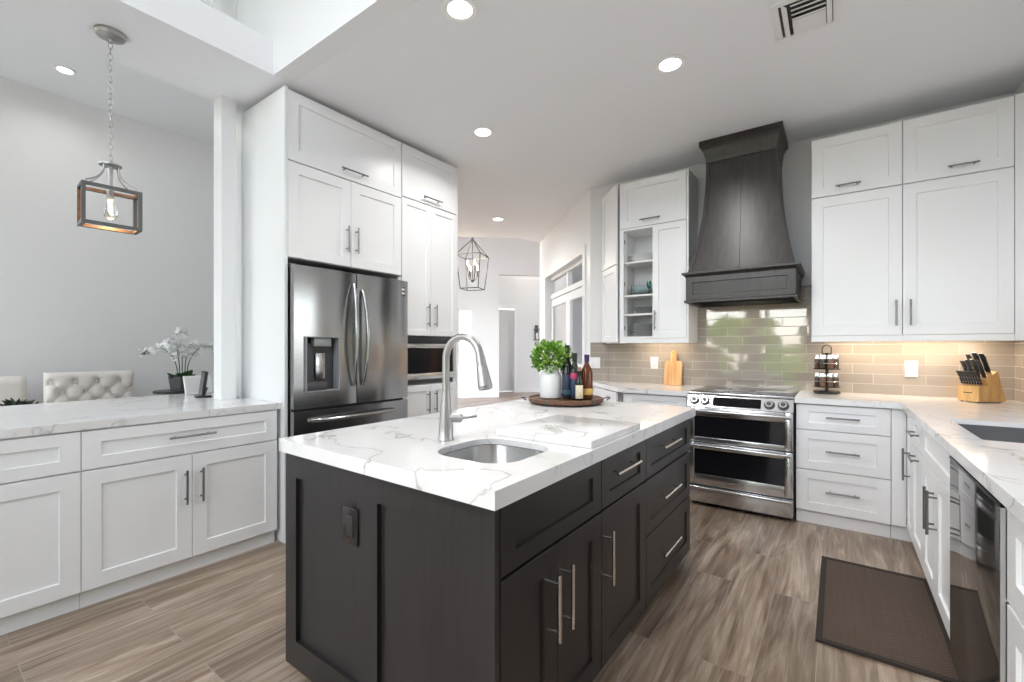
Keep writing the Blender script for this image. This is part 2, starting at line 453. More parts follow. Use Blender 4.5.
# right wall with a window over the sink
b = MB()
b.box(XR, XR + .12, -1.6, 2.1, 0, 4.8); b.box(XR, XR + .12, 3.3, YB + .12, 0, CZ); b.box(XR, XR + .12, 2.1, 3.3, 0, 1.08)
b.box(XR, XR + .12, 2.1, 3.3, 2.10, CZ)
struct(b, 'wall_right', 'wall_gray', 'right wall with window above the sink')
struct(MB().box(-1.99, XR - .001, YB - .008, YB - .0005, .915, 1.42).box(-2.195, -1.985, YB - .008, YB - .0005, .915, 1.335).box(-1.08, -.165, YB - .008, YB - .0005, 1.42, 1.80), 'wall_backsplash', 'backsplash_tile', 'glossy taupe subway tile backsplash behind the range')
struct(MB().box(XR - .008, XR - .0005, 3.52, YB - .009, .915, 1.42), 'wall_backsplash_right', 'backsplash_tile', 'taupe tile backsplash on the right wall')

def framed_opening(name, x0, x1, z0, z1, n, M, label, bar=0.05):
    """window in local xz plane, panes side by side; M places it"""
    o = bpy.data.objects.new(name, None); COL.objects.link(o); o.matrix_world = M
    tag(o, label, 'window', kind='structure')
    f = MB(); w = (x1 - x0) / n
    f.box(x0, x1, -.03, .03, z1 - bar, z1); f.box(x0, x1, -.03, .03, z0, z0 + bar)
    for k in range(n + 1):
        c = x0 + k * w
        f.box(max(x0, c - bar / 2 if 0 < k < n else (x0 if k == 0 else x1 - bar)), (c + bar / 2 if 0 < k < n else (x0 + bar if k == 0 else x1)), -.03, .03, z0 + bar, z1 - bar)
    f.build('window_frame', 'white_trim', o)
    MB().box(x0 + .02, x1 - .02, -.004, .004, z0 + .02, z1 - .02).build('window_pane', 'window_glass', o)
    return o
framed_opening('window_1', -.6, .6, 1.08, 2.10, 2, Matrix.Translation((XR + .06, 2.7, 0)) @ Matrix.Rotation(R(90), 4, 'Z'), 'white framed window over the kitchen sink')
portal('portal_sink', (XR + .13, 2.7, 1.59), (0, R(90), 0), 1.0, 1.2)
# back wall behind the camera with a wide glazed door and added high windows
YK = -1.6
b = MB()
b.box(-2.75, .75, YK - .12, YK, 2.45, 2.95); b.box(-2.75, -2.48, YK - .12, YK, 0, 2.45); b.box(-1.56, -1.36, YK - .12, YK, 0, 2.45); b.box(-.55, .75, YK - .12, YK, 0, 2.45); b.box(.75, XR + .12, YK - .12, YK, 0, 4.8); b.box(-3.57, -2.75, YK - .12, YK, 0, 4.8)
b.box(-2.75, .75, YK - .12, YK, 4.5, 4.8)
b.box(-5.95, -5.75, YK - .12, YK, 0, 3.6); b.box(-5.75, -3.57, YK - .12, YK, 3.3, 3.6); b.box(-4.15, -3.57, YK - .12, YK, 0, 3.3); b.box(-5.75, -3.65, YK - .12, YK, 0, .2)
struct(b, 'wall_behind', 'wall_gray', 'window wall behind the camera')
framed_opening('window_2', -2.48, -1.56, 0.02, 2.45, 1, Matrix.Translation((0, YK - .06, 0)), 'tall patio window behind the camera on the island side', .05)
framed_opening('window_6', -1.36, -.55, 0.02, 2.45, 1, Matrix.Translation((0, YK - .06, 0)), 'tall patio window behind the camera', .05)
framed_opening('window_3', -2.75, .75, 2.95, 4.5, 3, Matrix.Translation((0, YK - .06, 0)), 'unseen high windows added above the patio doors for more daylight')  # out-of-view clerestory, put in to bring more light into the room
framed_opening('window_4', -5.75, -4.15, .2, 3.3, 2, Matrix.Translation((0, YK - .06, 0)), 'unseen dining nook window added for even daylight')  # added opening out of view, sized to brighten the dining side
portal('portal_patio', (-1.5, YK - .14, 1.23), (R(90), 0, 0), 2.0, 2.4)
portal('portal_high', (-1.0, YK - .14, 3.72), (R(90), 0, 0), 3.5, 1.5)
portal('portal_dining', (-4.95, YK - .14, 1.75), (R(90), 0, 0), 1.6, 3.1)
# outside
struct(MB().box(-16, 12, -16, -1.76, -.2, -.06), 'ground_patio', 'patio', 'pale patio outside')
hb = MB()
for k in range(70):
    x = -13 + 0.36 * k + random.uniform(-.1, .1)
    hb.ball((x, -9.0 + random.uniform(-.5, .5), random.uniform(.4, 2.0)), random.uniform(.5, .8), n=10)
tag(hb.build('hedge', 'hedge_leaf'), 'leafy green hedge beyond the patio', 'hedge', kind='stuff')

# diagonal wall with a tall glazed opening
DM = Matrix.Translation((CORN[0], CORN[1], 0)) @ Matrix.Rotation(R(135), 4, 'Z')   # local x runs along the wall, away and left
DL = math.hypot(DEND[0] - CORN[0], DEND[1] - CORN[1])
s0, s1, oz = 0.23, 2.08, 2.36
b = MB(); MW = DM
b.box(0, s0, -.14, 0, 0, CZ, M=MW); b.box(s1, DL, -.14, 0, 0, CZ, M=MW); b.box(s0, s1, -.14, 0, oz, CZ, M=MW)
struct(b, 'wall_diagonal', 'white_paint', 'white angled wall left of the range wall')
b = MB()
b.box(s0 - .09, s0, 0, .018, 0, oz + .09, M=DM); b.box(s1, s1 + .09, 0, .018, 0, oz + .09, M=DM); b.box(s0, s1, 0, .018, oz, oz + .09, M=DM)
struct(b, 'trim_1', 'white_trim', 'white casing round the angled wall opening')
# glazed double doors standing inside the angled opening
d = bpy.data.objects.new('door_1', None); COL.objects.link(d); d.matrix_world = DM
tag(d, 'white glazed double doors in the angled wall opening', 'door', kind='structure')
for k, (a, c) in enumerate(((s0 + .02, (s0 + s1) / 2 - .004), ((s0 + s1) / 2 + .004, s1 - .02))):
    f = MB()
    f.box(a, a + .09, -.12, -.08, .01, oz - .34); f.box(c - .09, c, -.12, -.08, .01, oz - .34)
    f.box(a + .09, c - .09, -.12, -.08, .01, .24); f.box(a + .09, c - .09, -.12, -.08, oz - .45, oz - .34)
    f.box(a + .09, c - .09, -.11, -.09, 1.02, 1.08)
    lf = f.build('door_leaf', 'white_trim', d)
    MB().box(a + .07, c - .07, -.103, -.097, .2, oz - .42).build('pane', 'window_glass', lf)
    MB().cyl(((c - .045) if k == 0 else (a + .045), -.08, 1.0), ((c - .045) if k == 0 else (a + .045), -.035, 1.0), .012).ball(((c - .045) if k == 0 else (a + .045), -.03, 1.0), .028).build('knob', 'nickel', lf)
f = MB(); f.box(s0, s1, -.13, -.07, oz - .33, oz - .26); f.box(s0, s1, -.13, -.07, oz - .05, oz); f.box((s0 + s1) / 2 - .03, (s0 + s1) / 2 + .03, -.13, -.07, oz - .26, oz - .05)
tr_ = f.build('transom', 'white_trim', d); MB().box(s0, s1, -.103, -.097, oz - .28, oz - .03).build('pane', 'window_glass', tr_)
# room behind those doors
struct(MB().box(-.6, 3.2, -1.9, -1.8, 0, CZ + .229, M=DM).box(3.2, 3.3, -1.9, -.2, 0, CZ + .229, M=DM), 'wall_den', 'wall_white', 'wall of the room behind the glazed doors')
struct(MB().box(-.6, 3.2, -1.9, -.14, CZ + .23, CZ + .28, M=DM), 'ceiling_den', 'ceiling_paint', 'ceiling of the room behind the glazed doors')

# foyer beyond the kitchen
F1 = Matrix.Translation((-8.225, 8.225, 0)) @ Matrix.Rotation(R(45), 4, 'Z')
F2 = Matrix.Translation((-9.1, 9.1, 0)) @ Matrix.Rotation(R(45), 4, 'Z')
b = MB()
b.box(-1.6, .46, 0, .2, 0, 4.4, M=F1); b.box(.46, .82, 0, .2, 0, .84, M=F1); b.box(.46, .82, 0, .2, 2.27, 4.4, M=F1); b.box(.82, 1.516, 0, .2, 0, 4.4, M=F1)
b.box(1.516, 4.5, 0, .2, 3.2, 4.4, M=F1)
struct(b, 'wall_foyer', 'white_paint', 'white foyer wall with wide tall opening')
struct(MB().box(-1.6, 1.516, -.016, 0, 0, .14, M=F1), 'baseboard_foyer', 'white_trim', 'white baseboard of the foyer wall')
b = MB()
b.box(1.25, 1.66, 0, .12, 0, 4.4, M=F2); b.box(2.13, 5.2, 0, .12, 0, 4.4, M=F2); b.box(1.66, 2.13, 0, .12, 2.44, 4.4, M=F2)
struct(b, 'wall_foyer_far', 'wall_white', 'white wall behind the foyer opening')
struct(MB().box(2.2, 5.2, -.016, 0, 0, .13, M=F2), 'baseboard_foyer_far', 'white_trim', 'white baseboard behind the foyer opening')
struct(MB().box(2.13, 2.20, -.02, 0, 0, 2.51, M=F2).box(1.59, 2.13, -.02, 0, 2.44, 2.51, M=F2).box(1.59, 1.66, -.02, 0, 0, 2.44, M=F2), 'trim_2', 'white_trim', 'white casing of the foyer passage door')
d = bpy.data.objects.new('door_2', None); COL.objects.link(d); d.matrix_world = F2
tag(d, 'half open passage door in the foyer', 'door', kind='structure')
DLM = Matrix.Translation((1.67, .13, 0)) @ Matrix.Rotation(R(28), 4, 'Z')
MB().box(0, .80, 0, .04, .01, 2.42, M=DLM).build('door_leaf', 'wall_gray', d)
MB().cyl((.72, 0, .88), (.72, -.05, .88), .014, n=12).ball((.72, -.06, .88), .03, n=12).build('knob', 'iron', d).matrix_local = DLM
struct(MB().box(-12.5, -3.5, 4.9, 13.5, 4.4, 4.5).box(-12.5, -6.62, 3.2, 4.9, 4.4, 4.5), 'ceiling_foyer', 'ceiling_paint', 'high ceiling of the foyer with an unseen roof strip added against sky light')  # second box is an added out-of-view roof keeping sky off the foyer wall
struct(MB().box(-12.5, -12.4, 5.9, 9.5, 0, 4.4).box(-12.4, -6.7, 5.8, 5.9, 2.6, 4.4), 'wall_skyblock_left', 'wall_white', 'unseen side wall added to shut sky light out of the foyer')  # added out-of-view blocker, stops open sky from overexposing the foyer
struct(MB().box(-3.6, -3.5, 6.5, 8.2, 0, 4.4).box(-3.6, -3.5, 9.8, 13.5, 0, 4.4).box(-3.6, -3.5, 8.2, 9.8, 3.2, 4.4).box(-9.3, -3.5, 13.4, 13.5, 0, 4.4), 'wall_skyblock_right', 'wall_white', 'unseen side wall with tall opening, added to cut sky light in the foyer')  # added out of view, limits the daylight entering from this side
w = bpy.data.objects.new('window_5', None); COL.objects.link(w); w.matrix_world = F1
tag(w, 'narrow bright window in the foyer wall', 'window', kind='structure')
MB().box(.46, .49, .02, .08, .84, 2.27).box(.79, .82, .02, .08, .84, 2.27).box(.49, .79, .02, .08, .84, .87).box(.49, .79, .02, .08, 2.24, 2.27).build('window_frame', 'white_trim', w)
MB().box(.48, .80, .045, .05, .86, 2.25).build('window_pane', 'window_glass', w)

# ------------------------------------------------------------------ cabinets
def pull(mb, kind, c, z, length, yf, r=.006, off=.034):
    h = length / 2; q = h * 0.72
    if kind == 'h':
        mb.cyl((c - h, yf - off, z), (c + h, yf - off, z), r, n=12)
        for s in (-q, q): mb.cyl((c + s, yf - off, z), (c + s, yf, z), r * .8, n=10)
    else:
        mb.cyl((c, yf - off, z - h), (c, yf - off, z + h), r, n=12)
        for s in (-q, q): mb.cyl((c, yf - off, z + s), (c, yf, z + s), r * .8, n=10)
    return mb

def front(root, name, x0, x1, z0, z1, m, handle=None, hm='pull_dark', fr=.072, frz=None, hr=.006):
    g = .0015
    o = MB().shaker(x0 + g, x1 - g, z0 + g, z1 - g, -.021, fr=fr, frz=frz).build(name, m, root)
    if handle:
        k, c, z, ln = handle
        pull(MB(), k, c, z, ln, -.021, r=hr).build('handle', hm, o)
    return o

def carcass(root, w, depth, z0, z1, toe, m, open_top=False, toe_m=None, toe_in=.035):
    b = MB()
    t_ = .018
    zb = z0 if not toe else toe
    if open_top:
        b.box(0, t_, 0, depth, zb, z1); b.box(w - t_, w, 0, depth, zb, z1); b.box(t_, w - t_, depth - t_, depth, zb, z1)
        b.box(t_, w - t_, 0, depth - t_, zb, zb + t_); b.box(t_, w - t_, 0, t_, zb + t_, z1)
    else:
        b.box(0, w, 0, depth, zb, z1)
    o = b.build('body', m, root)
    if toe:
        MB().box(0.001, w - .001, toe_in, depth - .01, 0.0, toe - .001).build('toe_kick', toe_m or m, root)
    return o

def cabinet(name, label, loc, rz, w, depth, z0, z1, fronts, m='white_paint', hm='pull_dark', toe=.10, group=None, open_top=False, toe_in=.035, cat='cabinet'):
    r = thing(name, label, cat, loc, rz, group)
    carcass(r, w, depth, z0, z1, toe, m, open_top, toe_in=toe_in)
    for f in fronts:
        kind, x0, x1, a, c = f[:5]
        h = f[5] if len(f) > 5 else None
        kw = f[6] if len(f) > 6 else {}
        front(r, kind, x0, x1, a, c, m, h, hm, **kw)
    return r
L90, R90 = R(90), R(-90)

# left peninsula: fronts face +x, local x runs along +y
XL = -2.985
cabinet('base_cabinet', 'white base cabinet with one wide drawer over two doors, left of the refrigerator', (XL, .54, 0), L90, .94, .45, 0, .874,
        [('drawer', 0, .94, .677, .868, ('h', .46, .782, .225), dict(frz=.058)),
         ('door', 0, .463, .088, .672, ('v', .428, .496, .19)), ('door', .463, .94, .088, .672, ('v', .506, .496, .19))], toe=.088, toe_in=.015, group='white base cabinets')
cabinet('base_cabinet', 'white base cabinet at the left picture edge, one drawer over one door', (XL, -.06, 0), L90, .60, .60, 0, .874,
        [('drawer', 0, .60, .677, .868, ('h', .2, .782, .2), dict(frz=.058)), ('door', 0, .60, .088, .672, ('v', .06, .496, .19))], toe=.088, toe_in=.015, group='white base cabinets')
b = MB().slab([(-4.17, -.10), (-2.957, -.10), (-2.957, 1.503), (-3.443, 1.503), (-3.443, 1.3365), (-3.5715, 1.3365), (-3.5715, 1.503), (-4.17, 1.503)], .875, .915)
tag(b.build('peninsula_countertop', 'quartz'), 'white veined quartz countertop on the left peninsula by the dining nook', 'countertop')
struct(MB().box(-3.72, -3.60, -.06, 1.33, 0, .874), 'wall_peninsula', 'wall_gray', 'low wall under the back of the peninsula')

# refrigerator surround and tower
XT = -2.94
YS = 1.505
r = thing('refrigerator_cabinet', 'tall white cabinet surround with two doors and a lift-up door above the refrigerator', 'cabinet', (XT, YS, 0), L90)
w = .97
b = MB().box(0, .02, -.02, .68, 0, 2.985).box(.952, w, 0, .68, 0, 1.86).box(.02, w, 0, .68, 1.87, 2.985)
b.build('body', 'white_paint', r)
front(r, 'door', .022, .495, 1.872, 2.508, 'white_paint', ('v', .455, 2.07, .19))
front(r, 'door', .495, .968, 1.872, 2.508, 'white_paint', ('v', .535, 2.07, .19))
front(r, 'lift_door', .022, .968, 2.514, 2.975, 'white_paint', ('h', .51, 2.575, .22))
r = thing('tower_cabinet', 'tall white cabinet tower with built-in microwave right of the refrigerator', 'cabinet', (XT, YS + .972, 0), L90)
w = .655
b = MB().box(0, w, 0, .68, .10, .955).box(0, w, 0, .68, 1.378, 2.985).box(0, .02, 0, .68, .955, 1.378).box(w - .02, w, 0, .68, .955, 1.378).box(.02, w - .02, .48, .68, .955, 1.378)
b.box(w + .001, w + .02, -.021, .68, 0, 2.985)
b.build('body', 'white_paint', r)
MB().box(0, w, .035, .48, 0, .099).build('toe_kick', 'white_paint', r)
front(r, 'lift_door', .003, w, 2.535, 2.975, 'white_paint', ('h', .33, 2.585, .22))
front(r, 'door', .003, .328, 1.380, 2.528, 'white_paint', ('v', .285, 1.56, .20), fr=.05)
front(r, 'door', .328, w, 1.380, 2.528, 'white_paint', ('v', .372, 1.56, .20), fr=.05)
front(r, 'door', .003, .328, .10, .95, 'white_paint', ('v', .285, .80, .19), fr=.05)
front(r, 'door', .328, w, .10, .95, 'white_paint', ('v', .372, .80, .19), fr=.05)

# microwave built into the tower
r = thing('microwave', 'built-in stainless microwave with black glass in the cabinet tower', 'microwave', (XT, YS + .972, 0), L90)
MB().box(.024, .628, .0, .44, .962, 1.374).build('body', 'dark_plastic', r)
MB().box(.024, .628, -.018, -.001, 1.316, 1.374, .002).build('vent_panel', 'black_plastic', r)
b = MB(); b.box(.024, .628, -.024, -.001, 1.274, 1.312, .003); b.box(.024, .628, -.024, -.001, 1.0, 1.056, .003); b.box(.024, .04, -.02, -.001, 1.056, 1.274); b.box(.612, .628, -.02, -.001, 1.056, 1.274)
dr = b.build('door', 'steel', r)
MB().box(.04, .49, -.016, -.001, 1.058, 1.272).build('window', 'black_glass', dr)
MB().box(.50, .612, -.019, -.001, 1.058, 1.272, .002).build('control_panel', 'black_glass', r)

# refrigerator
r = thing('refrigerator', 'stainless french-door refrigerator with water dispenser', 'refrigerator', (-2.935, YS + .025, 0), L90)
FW = .960
MB().box(.0, .920, .012, .47, .05, 1.81, .004).build('body', 'fridge_side', r)
MB().box(.02, .90, .03, .45, 0.0, .049).build('base', 'black_plastic', r)
YF = -.075
def bowed(x0, x1, z0, z1, bow=.018, hole=None, parent=None, name='door', mname='fridge_steel'):
    n = 14; b = MB()
    cx = (x0 + x1) / 2; hw = (x1 - x0) / 2
    def yf(x): return YF - bow * (1 - ((x - cx) / hw) ** 2)
    def strip(xa, xb, za, zb):
        loops = []
        xs = [xa + (xb - xa) * i / n for i in range(n + 1)]
        fr_ = [(x, yf(x)) for x in xs]
        ring = fr_ + [(xb, -.0165), (xa, -.0165)]
        b.loft([[(x, y, za) for x, y in ring], [(x, y, zb) for x, y in ring]])
    if hole is None: strip(x0, x1, z0, z1)
    else:
        hx0, hx1, hz0, hz1 = hole
        cxs = [(x0, hx0), (hx0, hx1), (hx1, x1)]
        strip(x0, hx0, z0, z1); strip(hx1, x1, z0, z1); strip(hx0, hx1, z0, hz0); strip(hx0, hx1, hz1, z1)
    return b.build(name, mname, parent), yf
# bow is shared across both doors
dl, yfl = bowed(.004, .472, .872, 1.818, hole=(.075, .325, .985, 1.345), parent=r)
drr, yfr = bowed(.480, FW - .002, .872, 1.818, parent=r)
def bow_handle(x, z0, z1, yb, lean):
    pts = []; rad = []
    for i in range(17):
        t = i / 16; a = math.sin(PI * t)
        pts.append((x + lean * a, yb - .012 - .055 * a ** .7, z0 + (z1 - z0) * t)); rad.append(.011 + .005 * a)
    return MB().tube(pts, rad, n=12)
bow_handle(.440, 1.0, 1.74, yfl(.44), -.012).build('handle', 'fridge_steel', dl)
bow_handle(.513, 1.0, 1.70, yfr(.513), .012).build('handle', 'fridge_steel', drr)
b = MB(); b.box(.072, .078, -.105, -.03, .98, 1.35); b.box(.312, .318, -.105, -.03, .98, 1.35); b.box(.078, .312, -.105, -.03, 1.345, 1.35); b.box(.078, .312, -.105, -.03, .98, .986)
dsp = b.build('dispenser', 'grey_plastic', r)
MB().box(.078, .312, -.034, -.028, .986, 1.345).build('recess', 'dark_plastic', dsp)
MB().box(.078, .225, -.098, -.034, .987, 1.045, .004).box(.078, .15, -.06, -.034, 1.045, 1.30).build('drip_tray', 'dark_plastic', dsp)
MB().box(.135, .26, -.092, -.034, 1.285, 1.343, .004).build('control', 'grey_plastic', dsp)
MB().box(.155, .225, -.075, -.06, 1.06, 1.24, .006).build('paddle', 'steel', dsp)
fd, yfd = bowed(.004, FW - .002, .10, .855, parent=r, name='freezer_drawer', bow=.02)
pts = [(.11 + .70 * i / 16, yfd(.11 + .70 * i / 16) - .012 - .045 * math.sin(PI * i / 16) ** .5, .79) for i in range(17)]
MB().tube(pts, .014, n=12).build('handle', 'fridge_steel', fd)
MB().box(.0, .92, -.06, .0, .857, .870).build('seal', 'black_plastic', r)
b = MB().box(.880, .922, yfr(.905) - .0008, yfr(.880) + .004, 1.695, 1.765); st = b.build('sticker', 'black_plastic', drr)
st['label'] = 'small dark sticker with pale symbols'
b = MB()
for i in range(2):
    for j in range(2): b.box(.886 + .018 * i, .899 + .018 * i, yfr(.905) - .0016, yfr(.905) - .0009, 1.738 - .03 * j, 1.756 - .03 * j)
b.build('print', 'white_plastic', st)
MB().box(.0, .05, -.03, .02, 1.812, 1.832, .004).build('hinge_cover', 'dark_plastic', r)

# ------------------------------------------------------------------ range wall
YF_ = 3.91     # carcass front of the base cabinets
cabinet('drawer_cabinet', 'white base cabinet of three drawers right of the range', (-.25, YF_, 0), 0, .535, .58, 0, .874,
        [('drawer', 0, .535, .686, .868, ('h', .275, .782, .19), dict(frz=.05)), ('drawer', 0, .535, .40, .682, ('h', .275, .542, .19), dict(frz=.06)),
         ('drawer', 0, .535, .10, .396, ('h', .275, .257, .19), dict(frz=.06))], group='white base cabinets', toe_in=.02)
struct(MB().box(.287, .362, 3.895, 3.93, .10, .874), 'trim_3', 'white_paint', 'white corner filler beside the drawers')
struct(MB().box(.287, .415, 3.931, 3.945, 0, .099), 'trim_5', 'white_paint', 'white toe kick in the cabinet corner')
cabinet('base_cabinet', 'white base cabinet left of the range, mostly hidden behind the island', (-1.575, YF_, 0), 0, .555, .58, 0, .874,
        [('drawer', 0, .555, .70, .868, None, dict(frz=.05)), ('door', 0, .555, .10, .696, ('v', .51, .55, .16))], group='white base cabinets')
# clipped end cabinet, front at 45 degrees
r = thing('angled_cabinet', 'white base cabinet with angled front at the left end of the range wall', 'cabinet', (-2.09, 4.385, 0), R(-45))
b = MB(); b.loft([[(.02, .022, .1), (.60, .022, .1), (.60, .05, .1), (.17, .14, .1)], [(.02, .022, .874), (.60, .022, .874), (.60, .05, .874), (.17, .14, .874)]])
b.build('body', 'white_paint', r)
front(r, 'door', .03, .33, .12, .866, 'white_paint', None, fr=.05); front(r, 'door', .335, .635, .12, .866, 'white_paint', None, fr=.05)

ctl = MB().slab([(-1.003, 3.862), (-1.003, YB - .009), (-2.19, YB - .009), (-2.10, 4.37), (-1.60, 3.862)], .875, .915)
tag(ctl.build('countertop', 'quartz'), 'white quartz countertop with angled end left of the range', 'countertop')
SX0, SX1, SY0, SY1 = .455, .92, 2.49, 3.14
def rrect(x0, x1, y0, y1, r, n=6):
    p = []
    for cx, cy, a in ((x1 - r, y1 - r, 0), (x0 + r, y1 - r, 90), (x0 + r, y0 + r, 180), (x1 - r, y0 + r, 270)):
        for i in range(n + 1): p.append((cx + r * math.cos(R(a + 90 * i / n)), cy + r * math.sin(R(a + 90 * i / n))))
    return p
ctr = MB().slab([(-.257, 3.862), (.338, 3.862), (.338, .2), (XR - .009, .2), (XR - .009, YB - .009), (-.257, YB - .009)], .893, .915, [rrect(SX0, SX1, SY0, SY1, .015, 3)])
ctr.box(-.257, .37, 3.862, 3.89, .875, .893).box(.338, .37, .2, 3.862, .875, .893)
tag(ctr.build('countertop', 'quartz'), 'white quartz L-shaped countertop with black sink right of the range', 'countertop')
def sink(name, label, x0, x1, y0, y1, rad, depth, m, top=.874):
    r = thing(name, label, 'sink', ((x0 + x1) / 2, (y0 + y1) / 2, top))
    hx, hy = (x1 - x0) / 2, (y1 - y0) / 2
    o = rrect(-hx - .02, hx + .02, -hy - .02, hy + .02, rad + .02); i0 = rrect(-hx, hx, -hy, hy, rad); i1 = rrect(-hx + .02, hx - .02, -hy + .02, hy - .02, rad)
    i2 = rrect(-hx + .05, hx - .05, -hy + .05, hy - .05, max(.01, rad - .02))
    P = lambda L, z: [(x, y, z) for x, y in L]
    MB().loft([P(i2, -depth - .004), P(o, -depth + .02), P(o, -.001), P(i0, -.001), P(i1, -depth + .03), P(i2, -depth + .004)]).build('bowl', m, r, sharp=50)
    MB().lathe([(0, 0), (.04, 0), (.045, .003), (.04, .005), (.015, .003), (0, .003)], (0, 0, -depth + .004), 20).build('drain', 'chrome', r)
    return r
sink('sink', 'black composite undermount sink in the right counter', SX0, SX1, SY0, SY1, .015, .20, 'sink_composite', .892)
# right run: fronts face -x, local x runs toward the camera
XB = .384
cabinet('corner_cabinet', 'narrow white corner cabinet with one upright bar handle', (XB, 3.888, 0), R90, .26, .59, 0, .874, [('door', .012, .26, .10, .868, ('v', .17, .545, .20), dict(fr=.05))], group='white base cabinets')
cabinet('base_cabinet', 'white base cabinet with horizontal pulls, between the corner and the sink doors', (XB, 3.625, 0), R90, .42, .59, 0, .874,
        [('drawer', 0, .42, .70, .868, ('h', .21, .785, .2), dict(frz=.045)), ('door', 0, .42, .10, .695, ('h', .21, .645, .2))], group='white base cabinets')
cabinet('sink_cabinet', 'white two-door base cabinet under the black sink', (XB, 3.204, 0), R90, .78, .59, 0, .874,
        [('false_front', 0, .78, .70, .868, None, dict(frz=.045)), ('door', 0, .385, .10, .695, ('v', .345, .52, .20)), ('door', .385, .78, .10, .695, ('v', .425, .52, .20))], open_top=True, group='white base cabinets')
cabinet('base_cabinet', 'white base cabinet at the right picture edge beyond the dishwasher, drawer over door', (XB, 1.738, 0), R90, .62, .59, 0, .874,
        [('drawer', 0, .62, .60, .868, None), ('door', 0, .62, .10, .595, None)], group='white base cabinets')
r = thing('dishwasher', 'black stainless dishwasher with dark pocket handle in the right run', 'dishwasher', (.388, 2.405, 0), R90)
MB().box(.003, .662, .0, .57, .10, .868).build('body', 'grey_plastic', r)
MB().box(.004, .661, .06, .55, .0, .099).build('base', 'black_plastic', r)
b = MB().box(.003, .661, -.038, -.001, .105, .845, .003)
dd = b.build('door', 'black_steel', r)
MB().box(.661, .6625, -.036, -.001, .106, .844).build('side_trim', 'steel', dd)
b = MB().box(.003, .661, -.012, -.001, .8455, .866); b.box(.003, .661, -.040, -.034, .8455, .856, .001)
b.build('handle', 'black_plastic', dd)

# range
RX0, RX1 = -.999, -.261
RW = RX1 - RX0
r = thing('range', 'stainless double oven range with black glass cooktop', 'range', (RX0, 3.87, 0))
MB().box(0, RW, .0, .60, .05, .895).build('body', 'fridge_side', r)
MB().box(.02, RW - .02, .05, .55, 0.0, .049).build('base', 'black_plastic', r)
ct = MB().box(.0, RW, .0, .605, .900, .921, .003).build('cooktop', 'cooktop_glass', r)
MB().box(.0, RW, -.012, .012, .893, .917, .004).build('edge_trim', 'steel', ct)
for cx, cy, rad in ((.18, .16, .10), (.18, .44, .075), (.55, .16, .085), (.55, .44, .11)): 
    ring = lambda rr, z: [(cx + rr * math.cos(2 * PI * k / 40), cy + rr * math.sin(2 * PI * k / 40), z) for k in range(40)]
    MB().loft([ring(rad, .9212), ring(rad, .9216), ring(rad - .003, .9216), ring(rad - .003, .9212)], False, False).build('burner_ring', 'grey_plastic', ct)

# sloped control panel
b = MB(); P = [(-.055, .805), (-.012, .893), (.0, .893), (.0, .805)]
b.loft([[(0, y, z) for y, z in P], [(RW, y, z) for y, z in P]])
cp = b.build('control_panel', 'steel', r)
nrm = Vector((0, -.088, .043)).normalized(); mid = Vector((0, -.0335, .849))
for kx in (.055, .135, .585, .675):
    c = Vector((kx, 0, 0)) + mid
    k = MB().cyl(c + nrm * .004, c + nrm * .032, .027, .024, 28)
    ko = k.build('knob', 'steel', cp)
    MB().cyl(c, c + nrm * .004, .037, .036, 28).build('knob_ring', 'dark_plastic', ko)
    MB().cyl(c + nrm * .0322, c + nrm * .0335, .017, .017, 24).build('knob_cap', 'dark_plastic', ko)
t_ = Vector((0, .043, .088)).normalized()
b = MB(); q = [(x, (mid + t_ * h + nrm * o)) for o in (.0005,) for x, h in ((.195, -.036), (.53, -.036), (.53, .036), (.195, .036))]
lo = [(x, p.y, p.z) for x, p in q]; hi = [(x, p.y + nrm.y * .003, p.z + nrm.z * .003) for x, p in q]
b.loft([lo, hi]); dp = b.build('display', 'black_glass', cp)
def oven_door(z0, z1, wz0, wz1, hz, nm):
    b = MB()
    yf = -.045
    x0, x1 = .004, RW - .004
    # frame with bevelled sides round a window
    b.box(x0, .055, yf, -.001, z0, z1, .006); b.box(RW - .055, x1, yf, -.001, z0, z1, .006)
    b.box(.055, RW - .055, yf, -.001, z0, wz0, .004); b.box(.055, RW - .055, yf, -.001, wz1, z1, .004)
    o = b.build(nm, 'steel', r)
    MB().box(.05, RW - .05, yf + .008, -.002, wz0 - .005, wz1 + .005).build('window', 'black_glass', o)
    h = MB().box(.012, RW - .012, yf - .048, yf - .018, hz - .013, hz + .013, .008, 3)
    h.box(.02, .05, yf - .02, yf + .002, hz - .010, hz + .010, .003); h.box(RW - .05, RW - .02, yf - .02, yf + .002, hz - .010, hz + .010, .003)
    h.build('handle', 'steel', o)
    return o
oven_door(.520, .800, .560, .728, .770, 'oven_door')
lo_ = oven_door(.178, .512, .262, .462, .492, 'oven_door')
b = MB().box(.32, .42, -.0465, -.0452, .216, .226); b.build('badge', 'nickel', lo_)
b = MB().box(.004, RW - .004, -.042, -.001, .035, .168, .005)
dw_ = b.build('drawer', 'steel', r)
MB().box(.01, RW - .01, -.075, -.040, .142, .166, .008, 3).build('handle', 'steel', dw_)

# range hood
HXC = -.648; 
r = thing('range_hood', 'dark brown wood range hood with flared body and crown', 'hood', (HXC, YB - .012, 0))
def hring(hw, d, z): return [(-hw, 0, z), (hw, 0, z), (hw, -d, z), (-hw, -d, z)]
